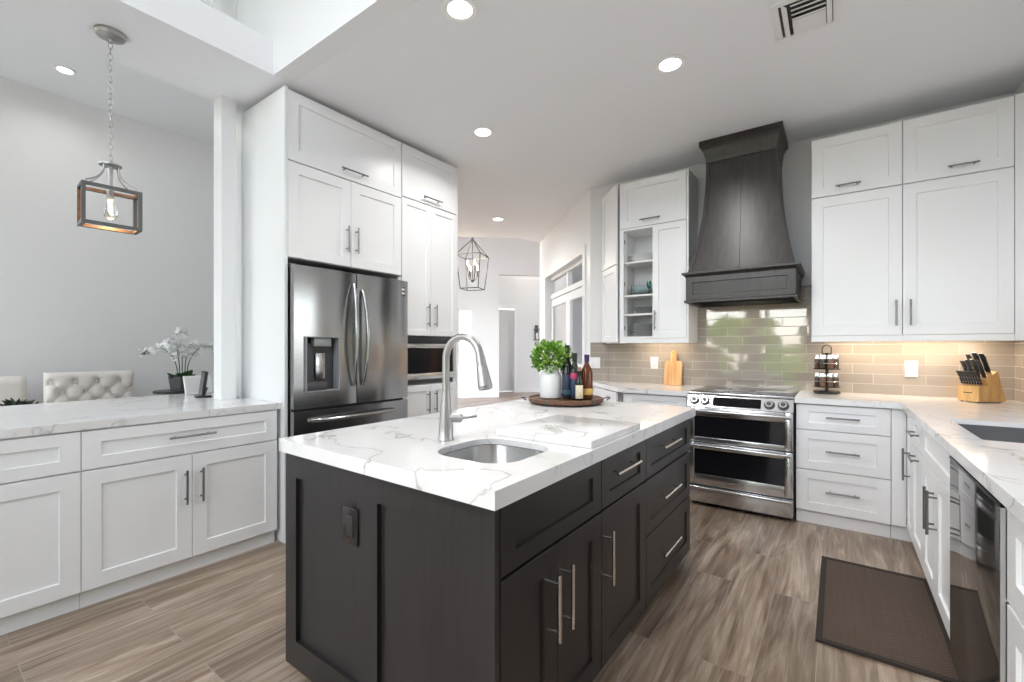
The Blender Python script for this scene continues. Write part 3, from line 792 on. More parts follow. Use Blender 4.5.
# crown moulding
prof = [(.262, .432, 2.835), (.262, .432, 2.875), (.268, .438, 2.885), (.270, .44, 2.925), (.285, .455, 2.955), (.305, .475, 2.975), (.305, .475, 3.018)]
MB().loft([hring(a, d_, z) for a, d_, z in prof]).build('crown', 'hood_wood', r)
n = 22; loops = []
hw_ = lambda t: .258 + .122 * t ** 2.1
dp_ = lambda t: .425 + .10 * t ** 2.1
for i in range(n + 1):
    t_ = i / n; loops.append(hring(hw_(t_), dp_(t_), 2.84 - .925 * t_))
bo = MB().loft(loops).build('body', 'hood_wood', r)
def strip(xf, wd):
    L = []
    for i in range(n + 1):
        t_ = i / n; x = xf(t_); d_ = dp_(t_); z = 2.838 - .92 * t_
        L.append([(x - wd, -d_ + .004, z), (x + wd, -d_ + .004, z), (x + wd, -d_ - .007, z), (x - wd, -d_ - .007, z)])
    return MB().loft(L)
strip(lambda t: 0, .009).build('batten', 'hood_wood', bo)
strip(lambda t: -hw_(t) + .014, .014).build('batten', 'hood_wood', bo)
strip(lambda t: hw_(t) - .014, .014).build('batten', 'hood_wood', bo)
# apron: ledge moulding, panelled box, lower lip
MB().loft([hring(.385, .53, 1.915), hring(.425, .565, 1.907), hring(.425, .565, 1.893), hring(.405, .545, 1.878), hring(.40, .54, 1.868)][::-1]).build('ledge', 'hood_wood', r)
b = MB()
b.box(-.395, -.375, -.535, 0, 1.66, 1.868); b.box(.375, .395, -.535, 0, 1.66, 1.868); b.box(-.375, .375, -.02, 0, 1.66, 1.868)
b.shaker(-.395, .395, 1.675, 1.868, -.545, fr=.055, th=.02, rec=.008, frz=.045)
b.box(-.375, .375, -.525, -.02, 1.72, 1.735)
b.build('apron', 'hood_wood', r)
MB().loft([hring(.395, .545, 1.676), hring(.405, .557, 1.672), hring(.405, .557, 1.655), hring(.39, .53, 1.655), hring(.37, .52, 1.674)], False, False).build('lip', 'hood_wood', r)
MB().box(-.3, .3, -.45, -.08, 1.70, 1.7195).build('filter', 'steel', r)
MB().loft([[(.36, -.02, 1.655), (.39, -.02, 1.655), (.39, -.02, 1.50), (.36, -.02, 1.50)], [(.36, 0, 1.655), (.39, 0, 1.655), (.39, 0, 1.50), (.36, 0, 1.50)]]) if False else None

# upper cabinets right of the hood
YU = 4.17; dU = YB - .012 - YU
def upper(label, x0, w, handle_side, name='wall_cabinet'):
    r = thing(name, label, 'cabinet', (x0, YU, 0), 0, 'white wall cabinets')
    MB().box(0, w, 0, dU, 1.365, 2.868).build('body', 'white_paint', r)
    front(r, 'door', 0, w, 1.365, 2.415, 'white_paint', ('v', .04 if handle_side < 0 else w - .035, 1.52, .18))
    front(r, 'lift_door', 0, w, 2.42, 2.865, 'white_paint', ('h', .225 if handle_side > 0 else .30, 2.478, .15))
    MB().box(0, w, -.0205, .0, 1.322, 1.363).build('light_rail', 'white_paint', r)
    return r
upper('white wall cabinet beside the hood, above the spice rack', -.165, .53, 1)
upper('white wall cabinet right of the spice rack, above the knife block', .366, .535, -1)
struct(MB().box(.903, XR - .001, YU - .019, YB - .012, 1.322, 2.868), 'trim_4', 'white_paint', 'white filler strip at the right end of the wall cabinets')

# upper cabinet left of the hood, open on its left half
X0 = -1.712; w = .62
r = thing('wall_cabinet', 'white wall cabinet with dishes on open shelves left of the hood', 'cabinet', (X0, YU, 0), 0, 'white wall cabinets')
b = MB()
b.box(0, .018, 0, dU, 1.365, 2.868); b.box(w - .018, w, 0, dU, 1.365, 2.868); b.box(.018, w - .018, dU - .012, dU, 1.365, 2.868)
b.box(.018, w - .018, 0, dU - .012, 1.365, 1.383); b.box(.018, w - .018, 0, dU - .012, 2.40, 2.43); b.box(.018, w - .018, 0, dU - .012, 2.85, 2.868)
b.box(.313, .331, 0, dU - .012, 1.383, 2.40)
b.box(-.0, .036, -.02, 0, 1.365, 2.418); b.box(.036, .315, -.02, 0, 2.398, 2.418); b.box(.036, .315, -.02, 0, 1.365, 1.384)
b.build('body', 'white_paint', r)
SH = [1.603, 1.785, 2.105]
for z in SH: MB().box(.019, .312, .012, dU - .013, z - .016, z).build('shelf', 'cabinet_inside', r)
for z in (1.47, 1.90, 2.31): MB().box(.0185, .026, .03, .06, z - .02, z + .02, .002).build('hinge', 'iron', r)
front(r, 'door', .315, w, 1.365, 2.418, 'white_paint', ('v', .345, 1.53, .18), fr=.055)
front(r, 'lift_door', 0, w, 2.422, 2.865, 'white_paint', ('h', .30, 2.478, .19))
MB().box(0, w, -.0205, 0, 1.322, 1.363).build('light_rail', 'white_paint', r)
MB().box(w + .0005, w + .018, -.015, dU, 1.322, 2.868).build('side_panel', 'white_paint', r)
# angled end of that upper run
r = thing('angled_wall_cabinet', 'white angled end cabinet with two stacked panels beside the open shelves', 'cabinet', (X0 - .325, YB - .018, 0), R(-48))
ln = .462
b = MB(); P = [(.03, .022), (ln - .01, .022), (ln - .035, .10), (.225, .16)]
b.loft([[(x, y, 1.322) for x, y in P], [(x, y, 2.868) for x, y in P]])
b.build('body', 'white_paint', r)
front(r, 'panel', .02, ln - .003, 1.330, 2.085, 'white_paint', None, fr=.06)
front(r, 'panel', .02, ln - .003, 2.09, 2.865, 'white_paint', None, fr=.06)

# ------------------------------------------------------------------ island
XI, YI0 = -.741, .92
IW = dict(m='island_wood', hm='pull_nickel')
def icab(label, y0, w, fronts, **kw):
    r = thing('island_cabinet', label, 'cabinet', (XI, y0, 0), L90, 'dark island cabinets')
    b = MB(); t2 = .018; d_ = 1.03; z0 = .06; z1 = .864
    b.box(0, t2, 0, d_, z0, z1); b.box(w - t2, w, 0, d_, z0, z1); b.box(t2, w - t2, d_ - t2, d_, z0, z1); b.box(t2, w - t2, 0, d_ - t2, z0, z0 + t2); b.box(t2, w - t2, 0, t2, z0 + t2, z1)
    b.build('body', 'island_wood', r)
    MB().box(.0, w, .07, d_ - .05, 0, .059).build('toe_kick', 'island_wood', r)
    for f in fronts: front(r, f[0], *f[1:5], 'island_wood', f[5] if len(f) > 5 else None, 'pull_nickel', hr=.0065, **(f[6] if len(f) > 6 else {}))
    return r
icab('dark island cabinet with two doors under the round-cornered prep sink', .942, .625,
     [('false_front', 0, .625, .66, .858, None, dict(fr=.07, frz=.055)), ('door', 0, .297, .06, .654, ('v', .252, .478, .205), dict(fr=.075)), ('door', .297, .625, .06, .654, ('v', .338, .478, .205), dict(fr=.075))])
icab('dark island cabinet in the middle with one drawer over one door', 1.568, .484,
     [('drawer', 0, .484, .66, .858, ('h', .20, .785, .25), dict(frz=.05)), ('door', 0, .484, .06, .654, ('v', .034, .478, .205), dict(fr=.075))])
icab('dark island cabinet of three drawers at the range end', 2.053, .765,
     [('drawer', 0, .765, .66, .858, ('h', .31, .782, .28), dict(frz=.05)), ('drawer', 0, .765, .395, .654, ('h', .31, .535, .28), dict(frz=.055)), ('drawer', 0, .765, .06, .389, ('h', .31, .25, .28))])
# end panel
r = thing('island_end_panel', 'dark wood end panel of the island with two recessed panels', 'panel', (0, YI0, 0))
b = MB(); x0, x1, z0, z1 = -1.776, -.722, .03, .864
xs = [x0, -1.70, -1.31, -1.204, -.82, x1]
b.box(xs[0], xs[1], 0, .02, z0, z1); b.box(xs[2], xs[3], 0, .02, z0, z1); b.box(xs[4], xs[5], 0, .02, z0, z1)
for a, c in ((xs[1], xs[2]), (xs[3], xs[4])):
    b.box(a, c, 0, .02, .77, z1); b.box(a, c, 0, .02, z0, .135); b.box(a, c, .015, .02, .135, .77)
b.build('frame', 'island_wood', r)
r = thing('wall_outlet', 'dark bronze outlet plate on the island end panel', 'outlet', (-1.341, .9195, .668))
MB().box(-.041, .041, -.006, 0, -.062, .062, .002).build('plate', 'bronze', r)
b = MB(); b.box(-.018, .018, -.0085, -.006, -.036, .036, .001); b.build('socket', 'black_plastic', r)

ISK = (-1.145, -.815, 1.075, 1.41, .10)
it = MB().slab([(-1.787, .898), (-.69, .880), (-.694, 2.84), (-1.80, 2.84)], .893, .915, [rrect(*ISK, 8)])
it.slab([(-1.787, .898), (-.69, .880), (-.69, .912), (-1.787, .932)], .866, .893).slab([(-.722, .912), (-.69, .912), (-.694, 2.808), (-.726, 2.808)], .866, .893).slab([(-1.80, 2.808), (-.694, 2.808), (-.694, 2.84), (-1.80, 2.84)], .866, .893).slab([(-1.787, .932), (-1.755, .932), (-1.768, 2.808), (-1.80, 2.808)], .866, .893)
tag(it.build('island_countertop', 'quartz'), 'thick white veined quartz countertop on the dark island', 'countertop')
sink('prep_sink', 'small stainless prep sink with round corners in the island', *ISK, .17, 'steel_sink', .892)
tag(MB().box(-1.13, -.705, 1.45, 1.94, .9155, .942, .002).build('quartz_board', 'quartz'), 'loose white quartz slab lying on the island behind the prep sink', 'board')

# faucet
r = thing('faucet', 'brushed nickel gooseneck pull-down faucet on the island', 'faucet', (-1.232, 1.264, .9155))
MB().lathe([(0, 0), (.031, 0), (.031, .006), (.0285, .010), (.0275, .05), (.022, .11), (.0175, .17), (.0165, .185), (0, .185)], n=28).build('body', 'nickel', r)
pts = [(0, 0, .18), (0, 0, .25), (0, 0, .312)]
cx, cz, rr = .087, .312, .087
for i in range(1, 15):
    a = PI - (PI * .965) * i / 14
    pts.append((cx + rr * math.cos(a), 0, cz + rr * math.sin(a)))
MB().tube(pts, .0145, n=18).build('neck', 'nickel', r, sharp=60)
e = Vector(pts[-1]); dv = (Vector(pts[-1]) - Vector(pts[-2])).normalized()
b = MB().cyl(e - dv * .004, e + dv * .028, .0165, .0175, 22).cyl(e + dv * .029, e + dv * .105, .0185, .0265, 22).cyl(e + dv * .105, e + dv * .118, .0265, .024, 22)
sp = b.build('spray_head', 'nickel', r)
MB().cyl(e + dv * .1181, e + dv * .1195, .017, .017, 20).build('nozzle', 'dark_plastic', sp)
av = Vector((.81, .587, 0)); P_ = lambda t, z: tuple(av * t + Vector((0, 0, z)))
b = MB().cyl(P_(.012, .086), P_(.058, .086), .0185, .0185, 20).cyl(P_(.058, .086), P_(.066, .086), .0185, .009, 20)
b.tube([P_(.064, .086), P_(.09, .088), P_(.112, .093), P_(.12, .094)], [.006, .005, .0065, .007], 10)
b.build('lever', 'nickel', r)

# ------------------------------------------------------------------ things on the island tray
TX, TY = -1.44, 2.585
ZT = .9155
r = thing('serving_tray', 'round dark wooden serving tray with ring handles on the island', 'tray', (TX, TY, ZT), R(36))
MB().lathe([(0, .004), (.16, .004), (.17, 0), (.232, .008), (.242, .016), (.244, .034), (.236, .038), (.230, .030), (0, .028)], n=56).build('plate', 'tray_wood', r)
for k in range(5):
    M = Matrix.Rotation(2 * PI * k / 5 + .3, 4, 'Z')
    MB().box(.2425, .2465, -.012, .012, .012, .036, M=M).build('strap', 'iron', r)
for sgn in (1, -1):
    c = sgn * .247
    MB().tube([(c + sgn * (.012 + .03 * math.sin(PI * i / 12)), -.05 + .10 * i / 12, .024 + .012 * math.sin(PI * i / 12)) for i in range(13)], .0035, n=8).build('handle', 'iron', r)
ZP = ZT + .0385 - .008
def onTray(dx, dy): return (TX + dx, TY + dy, ZP - .0005)
# vase with green sprays
VX, VY = TX - .085, TY - .05
r = thing('vase', 'white ceramic jar vase on the wooden tray', 'vase', (VX, VY, ZP)); r.scale = (1.1, 1.1, 1.13)
MB().lathe([(0, 0), (.052, 0), (.062, .006), (.065, .03), (.066, .10), (.062, .135), (.050, .152), (.047, .160), (.050, .172), (.052, .182), (.049, .185), (.045, .180), (.042, .16), (.055, .13), (.058, .03), (.05, .012), (0, .010)], n=40).build('body', 'ceramic', r)
r = thing('leafy_plant', 'bushy green leafy stems standing in the white vase', 'plant', (VX, VY, ZP + .028))
b = MB()
stems = []
for k in range(16):
    a = k * 2.399; rad = .10 * math.sqrt((k + .5) / 16)
    e = Vector((rad * math.cos(a) * .9, rad * math.sin(a) * .9, .30 - rad * .75)); stems.append(e)
    b.tube([(0.006 * math.cos(a), .006 * math.sin(a), .0), (e.x * .22, e.y * .22, .165), tuple(e * .98)], .0018, n=6)
b.build('stems', 'stem_dark', r)
b = MB(); random.seed(3)
def leaf(b, p, d, ln, wd):
    d = d.normalized(); up = Vector((0, 0, 1)); s = d.cross(up)
    if s.length < .05: s = Vector((1, 0, 0))
    s.normalize(); nrm_ = s.cross(d)
    s = (s * math.cos(tw := random.uniform(-.9, .9)) + nrm_ * math.sin(tw)).normalized(); nrm_ = s.cross(d)
    ps = []
    for t, w_, h in ((0, .0, 0), (.3, .85, .05), (.62, 1.0, .08), (.88, .55, .03), (1, 0, -.06)):
        c = p + d * ln * t + nrm_ * (-h * ln)
        ps.append((c - s * wd * w_, c + nrm_ * (.10 * wd * w_), c + s * wd * w_))
    bm = b.bm; V = [[bm.verts.new(q) for q in tr] for tr in ps]
    for A, B in zip(V, V[1:]):
        for i in (0, 1):
            f = bm.faces.new((A[i], A[i + 1], B[i + 1], B[i])); f.smooth = True; f.material_index = b.mi
for k in range(1500):
    u_ = random.uniform(-.85, 1); a = random.uniform(0, 2 * PI); q = math.sqrt(1 - u_ * u_)
    dv = Vector((q * math.cos(a), q * math.sin(a), u_))
    rr = random.uniform(.62, 1.0)
    lump = 1 + .10 * math.sin(3 * a + 2 * u_) + .08 * math.sin(7 * a)
    p = Vector((dv.x * .128 * rr * lump, dv.y * .128 * rr * lump, .236 + dv.z * .098 * rr * lump))
    dd_ = (dv + Vector((random.uniform(-.7, .7), random.uniform(-.7, .7), random.uniform(-.4, .9))))
    leaf(b, p, dd_, random.uniform(.015, .026), random.uniform(.0065, .010))
o = b.build('leaves', 'leaf', r); o['kind'] = 'stuff'

def bottle(name, label, dx, dy, rb, hs, hn, h, glass_, cap, capm, lab, labz, kind='bottle'):
    p = onTray(dx, dy)
    r = thing(name, label, kind, (p[0], p[1], ZP), R(20), 'bottles on the wooden tray')
    rn = .0135
    MB().lathe([(0, 0.004), (rb * .8, 0), (rb, .006), (rb, hs), (rb * .86, hs + .02), (rn + .004, hn - .015), (rn, hn), (rn, h - .02), (rn + .002, h - .018), (rn + .002, h - .004), (rn, h - .003), (0, h - .003)], n=28).build('body', glass_, r)
    if cap == 'foil': MB().lathe([(rn + .0012, hn + .004), (rn + .0028, h - .02), (rn + .0034, h), (0, h + .001)], n=24).build('capsule', capm, r)
    elif cap == 'cork': MB().cyl((0, 0, h - .0025), (0, 0, h + .022), .010, .0115, 18).build('stopper', capm, r)
    elif cap == 'screw': MB().cyl((0, 0, h - .030), (0, 0, h + .004), rn + .003, rn + .003, 20).build('cap', capm, r)
    for m_, z0, z1 in lab:
        MB().lathe([(rb + .0004, z0), (rb + .0010, z0 + .001), (rb + .0010, z1 - .001), (rb + .0004, z1)], n=28).build('label_band', m_, r)
bottle('wine_bottle', 'tall black glass bottle with navy label, second tallest, just right of the plant', .024, -.022, .033, .20, .265, .345, 'dark_bottle', 'foil', 'black_plastic', [('navy_label', .02, .155), ('teal_label', .03, .06)], 0)
bottle('oil_bottle', 'brown glass bottle half hidden behind the leaves of the plant', -.03, .075, .036, .18, .235, .29, 'amber_glass', 'screw', 'black_plastic', [], 0)
bottle('wine_bottle', 'slim dark bottle with pink label between the black and the amber bottles', .084, -.034, .026, .18, .235, .295, 'dark_bottle', 'foil', 'black_plastic', [('navy_label', .02, .13), ('pink_label', .131, .17)], 0)
bottle('liqueur_bottle', 'amber bottle with purple capsule and cork at the right end of the tray', .138, .028, .038, .17, .235, .285, 'amber_glass', 'foil', 'purple_foil', [('yellow_label', .03, .07)], 0)
bottle('sauce_bottle', 'short dark bottle with cream label in front of the amber bottle', .130, -.060, .023, .105, .135, .185, 'dark_bottle', 'cork', 'cork', [('cream_label', .012, .095)], 0)

# ------------------------------------------------------------------ range wall accessories
ZC = .9155
# bread board leaning on the tiles
M = Matrix.Translation((-1.292, YB - .062, ZC)) @ Matrix.Rotation(R(-7), 4, 'X')
r = thing('cutting_board', 'wooden paddle cutting board leaning on the tile left of the range', 'cutting board'); r.matrix_world = M
pts = []
hw = .083
def arc(cx, cz, rr, a0, a1, n=8): return [(cx + rr * math.cos(R(a0 + (a1 - a0) * i / n)), cz + rr * math.sin(R(a0 + (a1 - a0) * i / n))) for i in range(n + 1)]
pts += [(-hw, .0), (hw, .0)] + arc(hw - .03, .205, .03, 0, 90) + [(.028, .237)] + arc(.0, .31, .026, 0, 180) + [(-.028, .237)] + arc(-hw + .03, .205, .03, 90, 180)
b = MB(); b.slab(pts, 0, .018, [[(.008 * math.cos(2 * PI * k / 14), .312 + .008 * math.sin(2 * PI * k / 14)) for k in range(14)]])
for v in b.bm.verts: v.co = Vector((v.co.x, -v.co.z, v.co.y))
bmesh.ops.recalc_face_normals(b.bm, faces=b.bm.faces)
b.build('board', 'butcher_wood', r)

def outlet(label, x, z, w=.075, switch=False):
    r = thing('wall_outlet' if not switch else 'light_switch', label, 'outlet' if not switch else 'switch', (x, YB - .0085, z))
    MB().box(-w / 2, w / 2, -.007, 0, -.06, .06, .002).build('plate', 'white_plastic', r)
    if not switch:
        for s in (-.02, .02):
            so = MB().box(-.017, .017, -.009, -.007, s - .014, s + .014, .001).build('socket', 'white_plastic', r)
            for q in (-.006, .006): MB().box(q - .0015, q + .0015, -.0096, -.0091, s - .003, s + .007).build('slot', 'grey_plastic', so)
    else:
        for s in (-.024, .024): MB().box(s - .015, s + .015, -.0095, -.007, -.032, .032, .001).build('rocker', 'white_plastic', r)
outlet('white outlet plate on the tile left of the cutting board', -1.49, 1.125)
outlet('wide white double switch plate at the left end of the tile', -2.135, 1.115, .115, True)
outlet('white outlet plate on the warm lit tile between spice rack and knife block', .445, 1.117)

# spice carousel
SPX, SPY = -.072, 4.33
r = thing('spice_rack', 'two tier black spice carousel with loop handle right of the range', 'spice rack', (SPX, SPY, ZC)); r.scale = (1.12, 1.12, 1.2)
MB().lathe([(0, 0), (.075, 0), (.08, .006), (.08, .014), (.074, .019), (0, .019)], n=36).build('base', 'bronze', r)
MB().cyl((0, 0, .019), (0, 0, .266), .010, .010, 14).build('pole', 'bronze', r)
MB().tube([(-.026, 0, .262)] + [(.026 * -math.cos(R(a)), 0, .292 + .026 * math.sin(R(a))) for a in range(0, 181, 18)] + [(.026, 0, .262)], .0036, n=8).box(-.026, .026, -.004, .004, .258, .266).build('loop_handle', 'iron', r)
for z in (.046, .163):
    MB().lathe([(.012, z - .004), (.078, z - .004), (.080, z), (.078, z + .002), (.012, z + .002)], n=36).build('tier', 'bronze', r)
    MB().lathe([(.0795, z + .034), (.0815, z + .036), (.0795, z + .038), (.0775, z + .036), (.0795, z + .034)], n=36).build('tier_ring', 'chrome', r)
names = ['front', 'side']
cols = ['spice_brown', 'spice_dark', 'spice_red']
kk = 0
for ti, z in enumerate((.0485, .1655)):
    for k in range(8):
        a = R(22 + 45 * k)
        r = thing('spice_jar', ('glass spice jar with chrome lid on the lower tier of the carousel', 'glass spice jar with chrome lid on the upper tier of the carousel')[ti], 'spice jar',
                  (SPX + .0616 * math.cos(a), SPY + .0616 * math.sin(a), ZC + z * 1.2 + .0005), 0, ('spice jars on the lower carousel tier', 'spice jars on the upper carousel tier')[ti])
        r.scale = (1.12, 1.12, 1.16)
        MB().lathe([(0, 0), (.0185, 0), (.0195, .003), (.0195, .058), (.017, .064), (0, .064)], n=18).build('body', cols[kk % 3], r)
        MB().lathe([(.0195, .062), (.0205, .063), (.0205, .088), (.019, .0905), (0, .0905)], n=18).build('lid', 'chrome', r)
        kk += 1

# knife block
KX, KY = .77, 4.26
KR = R(42)
r = thing('knife_block', 'light wood knife block holding black handled knives by the right corner', 'knife block', (KX, KY, ZC), KR); r.scale = (.92, .92, .96)
b = MB()
def prism(xz, y0, y1): return [[(x, y0, z) for x, z in xz], [(x, y1, z) for x, z in xz]]
def prism_x(yz, x0, x1): return [[(x0, y, z) for y, z in yz], [(x1, y, z) for y, z in yz]]
b.loft(prism_x([(-.10, .006), (.02, .006), (.02, .13), (-.04, .115), (-.10, .115)], -.075, .075)) if False else None
# main slanted body (leans left) with the short steak knife step on its left
b.loft(prism([(.022, .006), (.115, .006), (.045, .215), (-.045, .16)], -.07, .07))
b.loft(prism([(-.105, .006), (.023, .006), (-.022, .112), (-.105, .112)], -.068, .068))
b.build('block', 'block_wood', r)
b = MB()
for x, y in ((-.09, -.05), (-.09, .05), (.09, -.05), (.09, .05)): b.cyl((x, y, 0), (x, y, .0062), .008, .008, 12)
b.build('foot', 'black_plastic', r)
MB().box(-.1062, -.1051, -.03, .03, .062, .068).build('stamp', 'bronze', r)
Mk = Matrix.Translation((KX, KY, ZC)) @ Matrix.Rotation(KR, 4, 'Z') @ Matrix.Diagonal((.92, .92, .96, 1))
def knife(label, p, d, ln, wd, kind='knife', group=None):
    d = Vector(d).normalized()
    q = d.to_track_quat('Z', 'Y').to_matrix().to_4x4()
    r = thing(kind, label, 'knife', group=group); r.matrix_world = Mk @ Matrix.Translation(p) @ q
    MB().box(-wd * .5, wd * .5, -.0015, .0015, .0012, .014).build('blade', 'steel', r)
    h = MB(); P = []
    for z, a, off in ((.014, .42, 0), (.03, .55, 0), (ln * .5, .48, .002), (ln * .85, .58, .0), (ln, .42, -.004)):
        P.append([(off + wd * a * math.cos(t), .0058 * math.sin(t), z) for t in [2 * PI * k / 12 for k in range(12)]])
    h.loft(P); h.build('handle', 'black_plastic', r)
    b = MB()
    for z in (.3, .6): b.cyl((0, -.0062, ln * z), (0, .0062, ln * z), .0022, .0022, 8)
    b.build('rivet', 'chrome', r)
dk = Vector((-.40, 0, .92))
for k in range(8):
    knife('small black steak knife in the low front row of the knife block', (-.068, -.060 + .0172 * k, .112), (-.42, 0, .90), .112, .0145, 'steak_knife', 'steak knives in the knife block')
for i, (u_, y, ln, wd, lb) in enumerate([(.12, -.042, .105, .024, 'black handled knife in the knife block, at the near upper corner'), (.12, -.012, .11, .026, 'black handled knife in the knife block, second in the lower row'),
        (.12, .020, .105, .024, 'black handled knife in the knife block, third in the lower row'), (.12, .045, .10, .022, 'black handled knife in the knife block, at the far lower corner'),
        (.62, -.036, .12, .03, 'large black handled knife in the top row of the knife block, nearest'), (.62, .0, .125, .03, 'large black handled knife in the middle of the top row'), (.62, .036, .115, .028, 'large black handled knife in the top row, farthest back')]):
    p = Vector((-.045, 0, .16)).lerp(Vector((.045, 0, .215)), u_)
    knife(lb, (p.x, y * 1.2, p.z + .001), dk, ln * 1.28, wd * 1.2, 'kitchen_knife', 'large knives in the knife block')

# dishes on the open shelves
def plate_stack(n, c, rad, dz, m, label, group, cat='plate', name='plate', bowl=False):
    for k in range(n):
        z = c[2] + dz * k + .0005
        if bowl: pr = [(0, 0), (rad * .5, 0), (rad * .55, .006), (rad * .95, .035), (rad, .042), (rad * .97, .042), (rad * .9, .035), (rad * .5, .010), (0, .009)]
        else: pr = [(0, 0), (rad * .6, 0), (rad * .66, .004), (rad, .014), (rad, .0165), (rad * .96, .0165), (rad * .64, .008), (0, .007)]
        o = MB().lathe(pr, n=36).build(name, m); o.location = (c[0], c[1], z)
        ordw = ['bottom', 'second', 'third', 'fourth', 'fifth', 'topmost']
        tag(o, label % (ordw[k] if k < n - 1 or n > 5 else 'topmost'), cat, group)
cxs, cys = X0 + .175, YU + .15
plate_stack(2, (cxs, cys, SH[2]), .14, .034, 'ceramic', 'white serving bowl on the top open shelf, %s of its stack', 'white bowls on the top shelf', 'bowl', 'bowl', True)
plate_stack(4, (cxs + .02, cys, SH[0]), .115, .017, 'grey_ceramic', 'grey plate on the third open shelf, %s of its stack', 'grey plates on the third shelf')
plate_stack(6, (cxs + .01, cys, 1.3835), .125, .021, 'pale_ceramic', 'pale plate on the cabinet bottom below the open shelves, %s of its stack', 'pale plates on the cabinet bottom')
r = thing('glass_dish', 'clear glass dish on the second open shelf', 'dish', (cxs + .01, cys + .02, SH[1] + .0005))
MB().box(-.12, .12, -.07, .07, 0, .006).box(-.12, .12, -.07, -.066, .006, .10).box(-.12, .12, .066, .07, .006, .10).box(-.12, -.116, -.066, .066, .006, .10).box(.116, .12, -.066, .066, .006, .10).build('body', 'dish_glass', r)
r = thing('glass_goblet', 'small green glass goblet in the clear dish on the second open shelf', 'glass', (cxs + .045, cys + .02, SH[1] + .007))
MB().lathe([(0, 0), (.025, 0), (.025, .003), (.005, .008), (.005, .06), (.02, .075), (.026, .10), (.018, .135), (.015, .137), (.022, .10), (.016, .08), (0, .07)], n=20).build('body', 'green_glass', r)

# kitchen mat
r = thing('kitchen_mat', 'dark brown woven kitchen mat on the floor before the sink cabinets', 'mat')
b = MB(); b.slab([(-.055, 2.375), (.375, 2.375), (.375, 3.29), (-.055, 3.29)], .002, .010); b.build('weave', 'woven_mat', r)
MB().slab([(-.08, 2.35), (.40, 2.35), (.40, 3.315), (-.08, 3.315)], .001, .013, [[(-.0545, 2.3755), (.3745, 2.3755), (.3745, 3.2895), (-.0545, 3.2895)]]).build('border', 'mat_border', r)

# ------------------------------------------------------------------ dining nook
random.seed(5)
def settee(label, x, y0, y1, ztop, zseat=.46, tuft=True, wing=True):
    r = thing('settee', label, 'settee', (x, (y0 + y1) / 2, 0), L90)
    w = (y1 - y0) / 2
    # backrest with rolled top, front faces local -y
    L = []
    N = 72; Hn = 48
    b = bmesh.new(); G = []
    but = []
    if tuft:
        for j in range(3):
            for i in range(-3, 4):
                but.append(((i + (.5 if j % 2 else 0)) * .145 + .03, ztop - .085 - .085 * j))
    for i in range(N + 1):
        u_ = -w + 2 * w * i / N; col_ = []
        for j in range(Hn + 1):
            t_ = j / Hn; z = zseat - .1 + (ztop - zseat + .1) * t_
            dep = .0
            for bx, bz in but:
                d2 = math.hypot(u_ - bx, z - bz)
                dep += .028 * math.exp(-(d2 / .035) ** 2)
            # diagonal pleats between buttons
            if tuft and z < ztop - .06:
                q1 = abs((((u_ - .03) / .145 + (z - ztop + .085) / .17 + 100.5) % 1) - .5); q2 = abs((((u_ - .03) / .145 - (z - ztop + .085) / .17 + 100.5) % 1) - .5)
                dep += .014 * math.exp(-(min(q1, q2) / .07) ** 2)
            ed = min(1, (w - abs(u_)) / .05); et = min(1, (ztop - z) / .06)
            rnd = .05 * (1 - math.sqrt(max(0, 1 - (1 - ed) ** 2))) + .06 * (1 - math.sqrt(max(0, 1 - (1 - et) ** 2)))
            col_.append(b.verts.new((u_, -.07 + dep + rnd, z)))
        G.append(col_)
    for i in range(N):
        for j in range(Hn): b.faces.new((G[i][j], G[i + 1][j], G[i + 1][j + 1], G[i][j + 1]))
    m_ = MB(); m_._merge(b)
    m_.box(-w + .01, w - .01, .03, .12, .12, ztop - .004, .03, 4)
    m_.box(-w + .003, w - .003, .012, .06, zseat - .1, ztop - .012, .02, 3)
    o = m_.build('backrest', 'linen', r, sharp=70)
    for bx, bz in but:
        if abs(bx) < w - .03 and bz > zseat: MB().ball((bx, -.046, bz), .013, 1, .6, 1, n=10).build('button', 'linen', o)
    MB().box(-w + .02, w - .02, -.56, -.03, .28, zseat, .04, 4).build('seat', 'linen', r, sharp=70)
    if wing:
        for s in (-1, 1):
            MB().box(s * w - (.045 if s > 0 else .045), s * w + .045, -.50, .10, .12, zseat + .22, .035, 4).build('arm', 'linen', r, sharp=70)
    for sx_ in (-1, 1):
        for yy in (-.48, .06): MB().cyl((sx_ * (w - .06), yy, .29), (sx_ * (w - .06), yy, 0), .022, .014, 12).build('leg', 'stem_dark', r)
    return r
settee('tufted cream dining settee seen over the peninsula counter', -5.34, .745, 1.335, 1.068)
settee('plain pale dining settee at the left picture edge', -5.45, -1.05, .66, 1.045, tuft=False, wing=False)
# side table with orchid
ox, oy = -4.85, 1.525
r = thing('side_table', 'small round black side table in the dining nook', 'side table', (ox, oy, 0))
MB().lathe([(0, .87), (.17, .87), (.178, .876), (.178, .888), (.17, .894), (0, .894)], n=40).build('top', 'black_plastic', r)
MB().cyl((0, 0, .02), (0, 0, .869), .016, .016, 16).build('stem', 'black_plastic', r)
MB().lathe([(0, 0), (.14, 0), (.145, .008), (.13, .02), (0, .024)], n=36).build('base', 'black_plastic', r)
zt = .8945
r = thing('orchid_pot', 'square dark grey pot holding the orchid on the side table', 'pot', (ox + .02, oy + .03, zt), R(20))
b = MB(); P = lambda h, z: [(-h, -h, z), (h, -h, z), (h, h, z), (-h, h, z)]
b.loft([P(.062, 0), P(.074, .125), P(.068, .125), P(.064, .10)]); b.build('body', 'dark_plastic', r)
r = thing('orchid', 'white orchid with three arching flower stems', 'plant', (ox + .02, oy + .03, zt + .101), 0)
b = MB(); tips = []
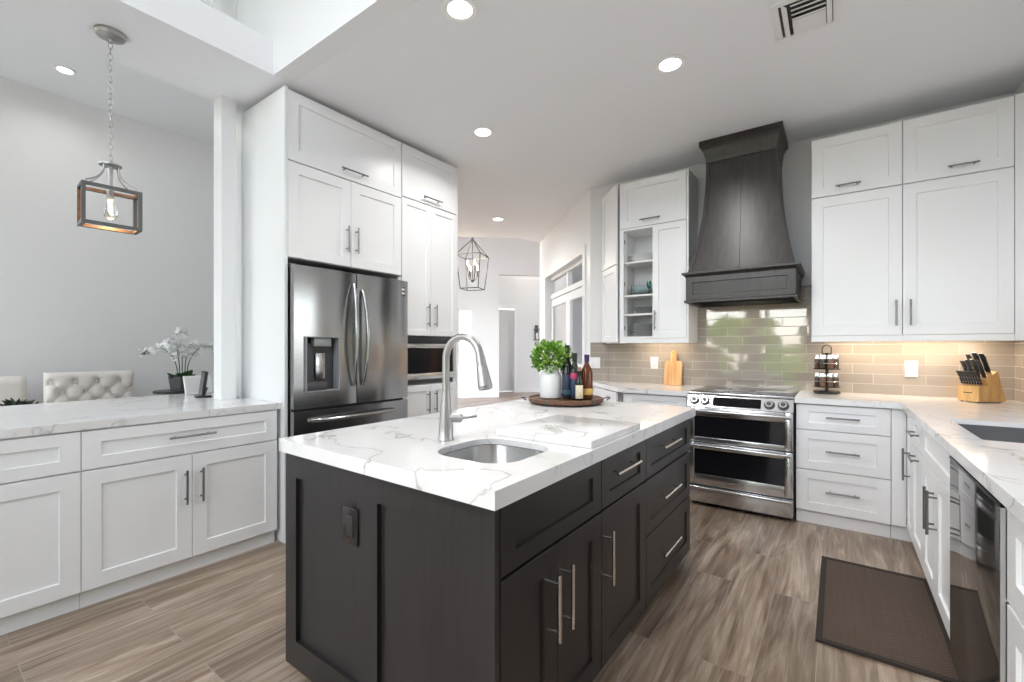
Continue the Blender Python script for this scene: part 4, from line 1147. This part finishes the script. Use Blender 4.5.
for k, (dx, dy, h) in enumerate(((-.02, -.25, .28), (.0, -.02, .42), (.02, .30, .30), (.01, -.12, .34), (-.01, .14, .33))):
    pts = []
    for i in range(12):
        t_ = i / 11
        pts.append((dx * t_ ** 1.6, dy * t_ ** 2.0 + (-.035, 0, .035, -.02, .02)[k] * (1 - t_ * .4), h * math.sin(PI * .5 * min(1, t_ * 1.25)) - .07 * max(0, t_ - .75) * 4 * abs(dy) / .3))
    b.tube(pts, [.004 - .0022 * i / 11 for i in range(12)], n=6); tips.append(pts)
b.build('stem', 'stem_dark', r)
b = MB()
for k in range(9):
    a = 2 * PI * k / 9; leaf(b, Vector((0, 0, .0)), Vector((math.cos(a), math.sin(a), random.uniform(.3, .9))), random.uniform(.09, .13), .028)
b.build('leaves', 'leaf_dark', r)
random.seed(11)
fl = MB()
for pts in tips:
    for q in range(4, 12):
        if q == 11 and random.random() < .5: continue
        c = Vector(pts[q]) + Vector((random.uniform(-.015, .02), random.uniform(-.025, .025), random.uniform(-.02, .02)))
        face = Vector((1, random.uniform(-.5, .5), random.uniform(-.3, .3))).normalized()
        a0 = Vector((0, 1, 0)).cross(face).normalized(); b0 = face.cross(a0)
        for k in range(5):
            an = R(90 + 72 * k); leaf(fl, c, a0 * math.sin(an) + b0 * math.cos(an) + face * .15, random.uniform(.036, .046), .021)
fl.build('blossoms', 'white_petal', r)
b = MB()
for pts in tips[:3]:
    for j in range(3): b.ball(Vector(pts[-1]) + Vector((0, (.012 * j) * (1 if pts[-1][1] > 0 else -1), -.006 * j + .012)), .008 - .0015 * j, n=8)
b.build('bud', 'sprig', r)
# dark frame on the counter, pale picture frame behind it
r = thing('photo_frame', 'small black frame on a stand, edge on, at the back of the peninsula counter', 'frame', (-3.76, 1.325, ZC), R(-12))
M = Matrix.Rotation(R(-7), 4, 'X')
MB().box(-.085, .085, -.006, .012, .012, .19, .004, M=M).build('frame', 'black_plastic', r)
MB().box(-.076, .076, -.0075, -.0062, .021, .181, M=M).build('screen', 'black_glass', r)
MB().box(-.05, .05, -.035, .06, 0, .012, .004).cyl((0, .012, .008), (0, .035, .07), .014, .010, 12).build('stand', 'black_plastic', r)
r = thing('picture_frame', 'white picture frame leaning behind the small black frame', 'frame', (-4.04, 1.415, ZC), R(100))
M = Matrix.Rotation(R(-14), 4, 'X') 
MB().box(-.10, .10, -.01, .004, 0, .02, M=M).box(-.10, .10, -.01, .004, .125, .145, M=M).box(-.10, -.08, -.01, .004, .02, .125, M=M).box(.08, .10, -.01, .004, .02, .125, M=M).build('frame', 'white_plastic', r)
MB().box(-.082, .082, -.003, .0, .018, .127, M=M).build('picture', 'wall_gray', r)
# dark sprig on the dining table
r = thing('dining_table', 'white dining table behind the peninsula', 'table', (-4.52, .42, 0))
MB().box(-.2, .2, -1.2, .75, .72, .75, .006).build('top', 'white_paint', r)
for sx_ in (-1, 1):
    for yy in (-1.05, .6): MB().box(sx_ * .15 - .03, sx_ * .15 + .03, yy - .03, yy + .03, 0, .719).build('leg', 'white_paint', r)
r = thing('table_greenery', 'dark sprig centrepiece beyond the left end of the peninsula counter', 'plant', (-4.55, .50, .7505))
MB().lathe([(0, 0), (.06, 0), (.075, .05), (.07, .10), (.06, .10), (0, .09)], n=24).build('bowl', 'dark_plastic', r)
b = MB(); random.seed(21)
for k in range(150):
    a = random.uniform(0, 2 * PI); q = random.uniform(0, 1)
    p = Vector((.06 * q * math.cos(a), .12 * q * math.sin(a), .09 + .06 * (1 - q)))
    leaf(b, p, Vector((math.cos(a) * .8, math.sin(a), random.uniform(.0, .9))), random.uniform(.03, .06), .008)
o = b.build('leaves', 'sprig', r); o['kind'] = 'stuff'

# ------------------------------------------------------------------ pendants
px, py = -3.27, .715
r = thing('pendant_lantern', 'hanging box lantern with single glowing bulb over the peninsula', 'pendant light', (px, py, 0), R(-3))
MB().lathe([(0, 3.018), (.070, 3.018), (.070, 3.008), (.062, 2.996), (.035, 2.985), (.012, 2.982), (.010, 2.965), (0, 2.965)], n=32).build('canopy', 'nickel', r)
ch = MB(); zt_, zb_ = 2.965, 2.31; nl = 21; st_ = (zt_ - zb_) / nl
for k in range(nl):
    z = zt_ - st_ * (k + .5); L = []
    for i in range(14):
        a = 2 * PI * i / 14; ax = .0085 * math.cos(a); az = (st_ * .5 + .0035) * math.sin(a)
        L.append((ax, 0, z + az) if k % 2 else (0, ax, z + az))
    ch.tube(L, .0019, n=6, closed=True)
ch.build('chain', 'nickel', r)
MB().lathe([(0, 2.312), (.010, 2.312), (.012, 2.295), (.050, 2.290), (.050, 2.282), (.012, 2.280), (.009, 2.17), (0, 2.17)], n=24).build('stem', 'nickel', r)
hx_, hy_, z0, z1 = .060, .118, 1.935, 2.155
for sx_ in (-1, 1):
    for sy_ in (-1, 1):
        MB().tube([(sx_ * .022 * (1 - .3 * t_) + sx_ * (hx_ - .016) * t_ ** 2.2 * .78, sy_ * .030 + sy_ * (hy_ - .04) * t_ ** 2.2, 2.284 - .118 * t_ ** .8) for t_ in [i / 10 for i in range(11)]], .0045, n=8).build('arm', 'nickel', r)
t = .0085
fo = MB(); fi = MB()
for sx_ in (-1, 1):
    for sy_ in (-1, 1): 
        fo.box(sx_ * hx_ - t, sx_ * hx_ + t, sy_ * hy_ - t, sy_ * hy_ + t, z0, z1)
for z in (z0 + t, z1 - t):
    for s in (-1, 1):
        fo.box(-hx_ + t, hx_ - t, s * hy_ - t, s * hy_ + t, z - t, z + t); fo.box(s * hx_ - t, s * hx_ + t, -hy_ + t, hy_ - t, z - t, z + t)
fr_o = fo.build('frame', 'lantern_metal', r)
for s in (-1, 1):
    for z in (z0 + t, z1 - t):
        fi.box(s * (hx_ - t - .0014) - .0012, s * (hx_ - t - .0014) + .0012, -hy_ + t, hy_ - t, z - t + .001, z + t - .001)
        fi.box(-hx_ + t + .003, hx_ - t - .003, s * (hy_ - t - .0014) - .0012, s * (hy_ - t - .0014) + .0012, z - t + .001, z + t - .001)
        fi.box(s * (hx_ - t - .0014) - .0012, s * (hx_ - t - .0014) + .0012, s * hy_ - t - (.002 if s > 0 else -.002) , s * hy_ + t, z0 + .02, z1 - .02)
fi.build('wood_lining', 'lantern_wood', fr_o)
MB().cyl((0, 0, 2.17), (0, 0, 2.105), .016, .016, 18).build('socket', 'nickel', r)
bu = MB().lathe([(.011, 2.105), (.013, 2.09), (.024, 2.055), (.030, 2.03), (.028, 2.005), (.016, 1.988), (0, 1.984)], n=24).build('bulb', 'clear_glass', r)
MB().tube([(-.006, 0, 2.095), (-.009, 0, 2.03), (0, .004, 2.015), (.009, 0, 2.03), (.006, 0, 2.095)], .0042, n=6).build('filament', 'filament', bu)
light('pendant_glow', 'POINT', (px, py, 1.972), 1.2, (1, .78, .5), shadow_soft_size=.02)

# foyer lantern
dfo = 7.65
def at(x, y, d):   # a photo point at a distance along the view axis
    th = math.atan2(326, 450); a = (x - 512) / 450; s_, c_ = math.sin(th), math.cos(th)
    return Vector((-s_ + a * c_, c_ + a * s_, 0)) * d + Vector((0, 0, HC + (348.5 - y) / 450 * d))
q = at(472.5, 265, dfo)
r = thing('foyer_lantern', 'tapered black cage lantern with candle bulbs hanging in the foyer', 'pendant light', (q.x, q.y, 0), R(20))
zt_ = at(474, 239, dfo).z; zs = at(474, 256, dfo).z; zb_ = at(474, 289, dfo).z
A, B_ = .215, .16
b = MB(); rr = .009
C4 = lambda h, z: [Vector((sx_ * h, sy_ * h, z)) for sx_, sy_ in ((-1, -1), (1, -1), (1, 1), (-1, 1))]
U, D = C4(A, zs), C4(B_, zb_)
for k in range(4):
    b.cyl(U[k], U[(k + 1) % 4], rr, n=8); b.cyl(D[k], D[(k + 1) % 4], rr, n=8); b.cyl(U[k], D[k], rr, n=8); b.cyl(U[k], (0, 0, zt_), rr, n=8)
b.build('cage', 'iron', r)
MB().cyl((0, 0, zs - .40), (0, 0, 4.399), .008, n=8).ball((0, 0, zt_), .025, n=10).ball((0, 0, zs - .42), .03, n=10).build('rod', 'iron', r)
for k in range(6):
    a = 2 * PI * k / 6 + .3; zc = zs - .25 + (.10 if k % 2 else 0)
    cx, cy = .085 * math.cos(a), .085 * math.sin(a)
    ca = MB().tube([(0, 0, zs - .39), (cx * .6, cy * .6, zs - .41), (cx, cy, zc - .10)], .005, n=6).cyl((cx, cy, zc - .10), (cx, cy, zc), .011, n=10).build('candle_arm', 'iron', r)
    MB().lathe([(.008, 0), (.016, .03), (.012, .06), (0, .085)], (cx, cy, zc), 12).build('bulb', 'filament', ca)
light('foyer_glow', 'POINT', (q.x, q.y, zs - .12), 30, (1, .86, .7), shadow_soft_size=.06)

light('foyer_fill', 'AREA', (-6.9, 10.7, 4.38), 26, (1, .97, .93), shape='DISK', size=.5)  # added fill lamp without a fixture, brightens the space behind the foyer opening
# wall sconce in the foyer
r = thing('wall_sconce', 'small dark metal wall sconce beyond the foyer opening', 'sconce'); r.matrix_world = F2 @ Matrix.Translation((2.78, 0, 0))
MB().box(-.05, .05, -.012, 0, 1.54, 1.95).build('back_plate', 'iron', r)
MB().box(-.09, .09, -.14, -.012, 1.52, 1.54).box(-.09, .09, -.14, -.012, 1.82, 1.84).box(-.09, -.075, -.14, -.125, 1.54, 1.82).box(.075, .09, -.14, -.125, 1.54, 1.82).build('cage', 'iron', r)
MB().cyl((0, -.075, 1.54), (0, -.075, 1.72), .035, n=14).build('candle', 'white_plastic', r)
# sconce lamp seen through the glazed doors
r = thing('table_lamp', 'lamp with pale shade seen through the glazed doors', 'lamp'); r.matrix_world = DM @ Matrix.Translation((.72, -.75, 0))
MB().lathe([(0, .9), (.09, .9), (.09, .93), (.03, .96), (.05, 1.05), (.06, 1.15), (.02, 1.25), (0, 1.27)], n=24).build('base', 'iron', r)
MB().lathe([(.16, 1.25), (.12, 1.50), (.118, 1.50), (.158, 1.25)], n=28).build('lamp_shade', 'linen', r)
r = thing('console', 'dark console cabinet behind the glazed doors', 'console'); r.matrix_world = DM @ Matrix.Translation((.72, -.75, 0))
MB().box(-.4, .4, -.2, .2, .06, .8995, .004).build('body', 'dark_plastic', r)
for s in (-1, 1):
    MB().box(s * .2 - .19, s * .2 + .19, .2, .215, .1, .88, .003).build('door', 'dark_plastic', r)

# ------------------------------------------------------------------ ceiling fixtures
def downlight(label, x, y, z, power, k=1.0):
    r = thing('recessed_light', label, 'ceiling light', (x, y, z), 0, 'recessed ceiling lights'); r.scale = (k, k, 1)
    MB().lathe([(.062, -.0005), (.095, -.0005), (.095, -.006), (.088, -.010), (.064, -.006), (.062, -.0005)], n=40).build('trim_ring', 'white_plastic', r)
    MB().lathe([(0, -.004), (.061, -.004), (.061, -.0012), (0, -.0012)], n=36).build('lens', 'lamp_lens', r)
    light('downlight_beam', 'AREA', (x, y, z - .012), power, (1, .975, .95), shape='DISK', size=.12, spread=R(150))
DP = 14
downlight('recessed ceiling light near the top picture edge, above the island', -1.578, 1.721, CZ, DP)
downlight('recessed ceiling light above the far end of the island, left of the air vent', -.837, 2.812, CZ, DP)
downlight('recessed ceiling light in front of the tall white tower cabinet', -2.324, 2.808, CZ, DP)
downlight('small recessed ceiling light farthest back, near the foyer', -3.721, 4.814, CZ, DP)
downlight('recessed ceiling light in the dining nook left of the hanging lantern', -5.237, .855, 3.6, 3.5, .78)
for x, y in ((.35, 2.2), (-1.4, 3.75), (.45, 3.6)) if False else (): downlight('', x, y, CZ, DP)

r = thing('air_vent', 'white louvred air vent in the kitchen ceiling near the top edge', 'vent', (-.135, 2.80, CZ - .0005))
b = MB(); x, y = .15, .175; f = .035
b.box(-x, x, -y, -y + f, -.012, 0, .003); b.box(-x, x, y - f, y, -.012, 0, .003); b.box(-x, -x + f, -y + f, y - f, -.012, 0, .003); b.box(x - f, x, -y + f, y - f, -.012, 0, .003)
b.build('frame', 'white_plastic', r)
MB().box(-x + f, x - f, -y + f, y - f, -.0015, -.0003).build('duct_shade', 'dark_gap', r)  # flat dark sheet painted in for the shade behind the louvres
for k in range(7):
    M = Matrix.Translation((.0, -y + f + .022 + .038 * k, -.011)) @ Matrix.Rotation(R(22 if k < 4 else -30), 4, 'X')
    MB().box(-.062, .085, -.0165, .0165, -.001, .001, M=M).build('louvre', 'white_plastic', r)
M = Matrix.Translation((-.09, 0, -.012)) @ Matrix.Rotation(R(40), 4, 'Y')
MB().box(-.016, .016, -y + f + .004, y - f - .004, -.001, .001, M=M).build('louvre', 'white_plastic', r)
M = Matrix.Translation((.10, 0, -.012)) @ Matrix.Rotation(R(-40), 4, 'Y')
MB().box(-.014, .014, -y + f + .004, y - f - .004, -.001, .001, M=M).build('louvre', 'white_plastic', r)

# lights under the wall cabinets
def strip_light(label, x0, x1, pw=5.0):
    r = thing('under_cabinet_light', label, 'light', ((x0 + x1) / 2, YU + .20, 1.364), 0, 'lights under the wall cabinets')
    h = (x1 - x0) / 2
    MB().box(-h, h, -.015, .015, -.010, -.0005).build('housing', 'white_plastic', r)
    MB().box(-h + .01, h - .01, -.011, .011, -.012, -.0102).build('lens', 'warm_strip', r)
    light('strip_beam', 'AREA', ((x0 + x1) / 2, YU + .20, 1.350), pw * (x1 - x0), (1, .80, .58), shape='RECTANGLE', size=(x1 - x0) * .9, size_y=.03)
strip_light('warm light strip under the wall cabinets right of the hood', -.10, .86, 7.5)
strip_light('warm light strip under the wall cabinet left of the hood', X0 + .08, X0 + .56)
MB_hood = light('hood_lamp', 'AREA', (HXC, YB - .32, 1.695), 1.5, (1, .85, .65), shape='RECTANGLE', size=.4, size_y=.05)
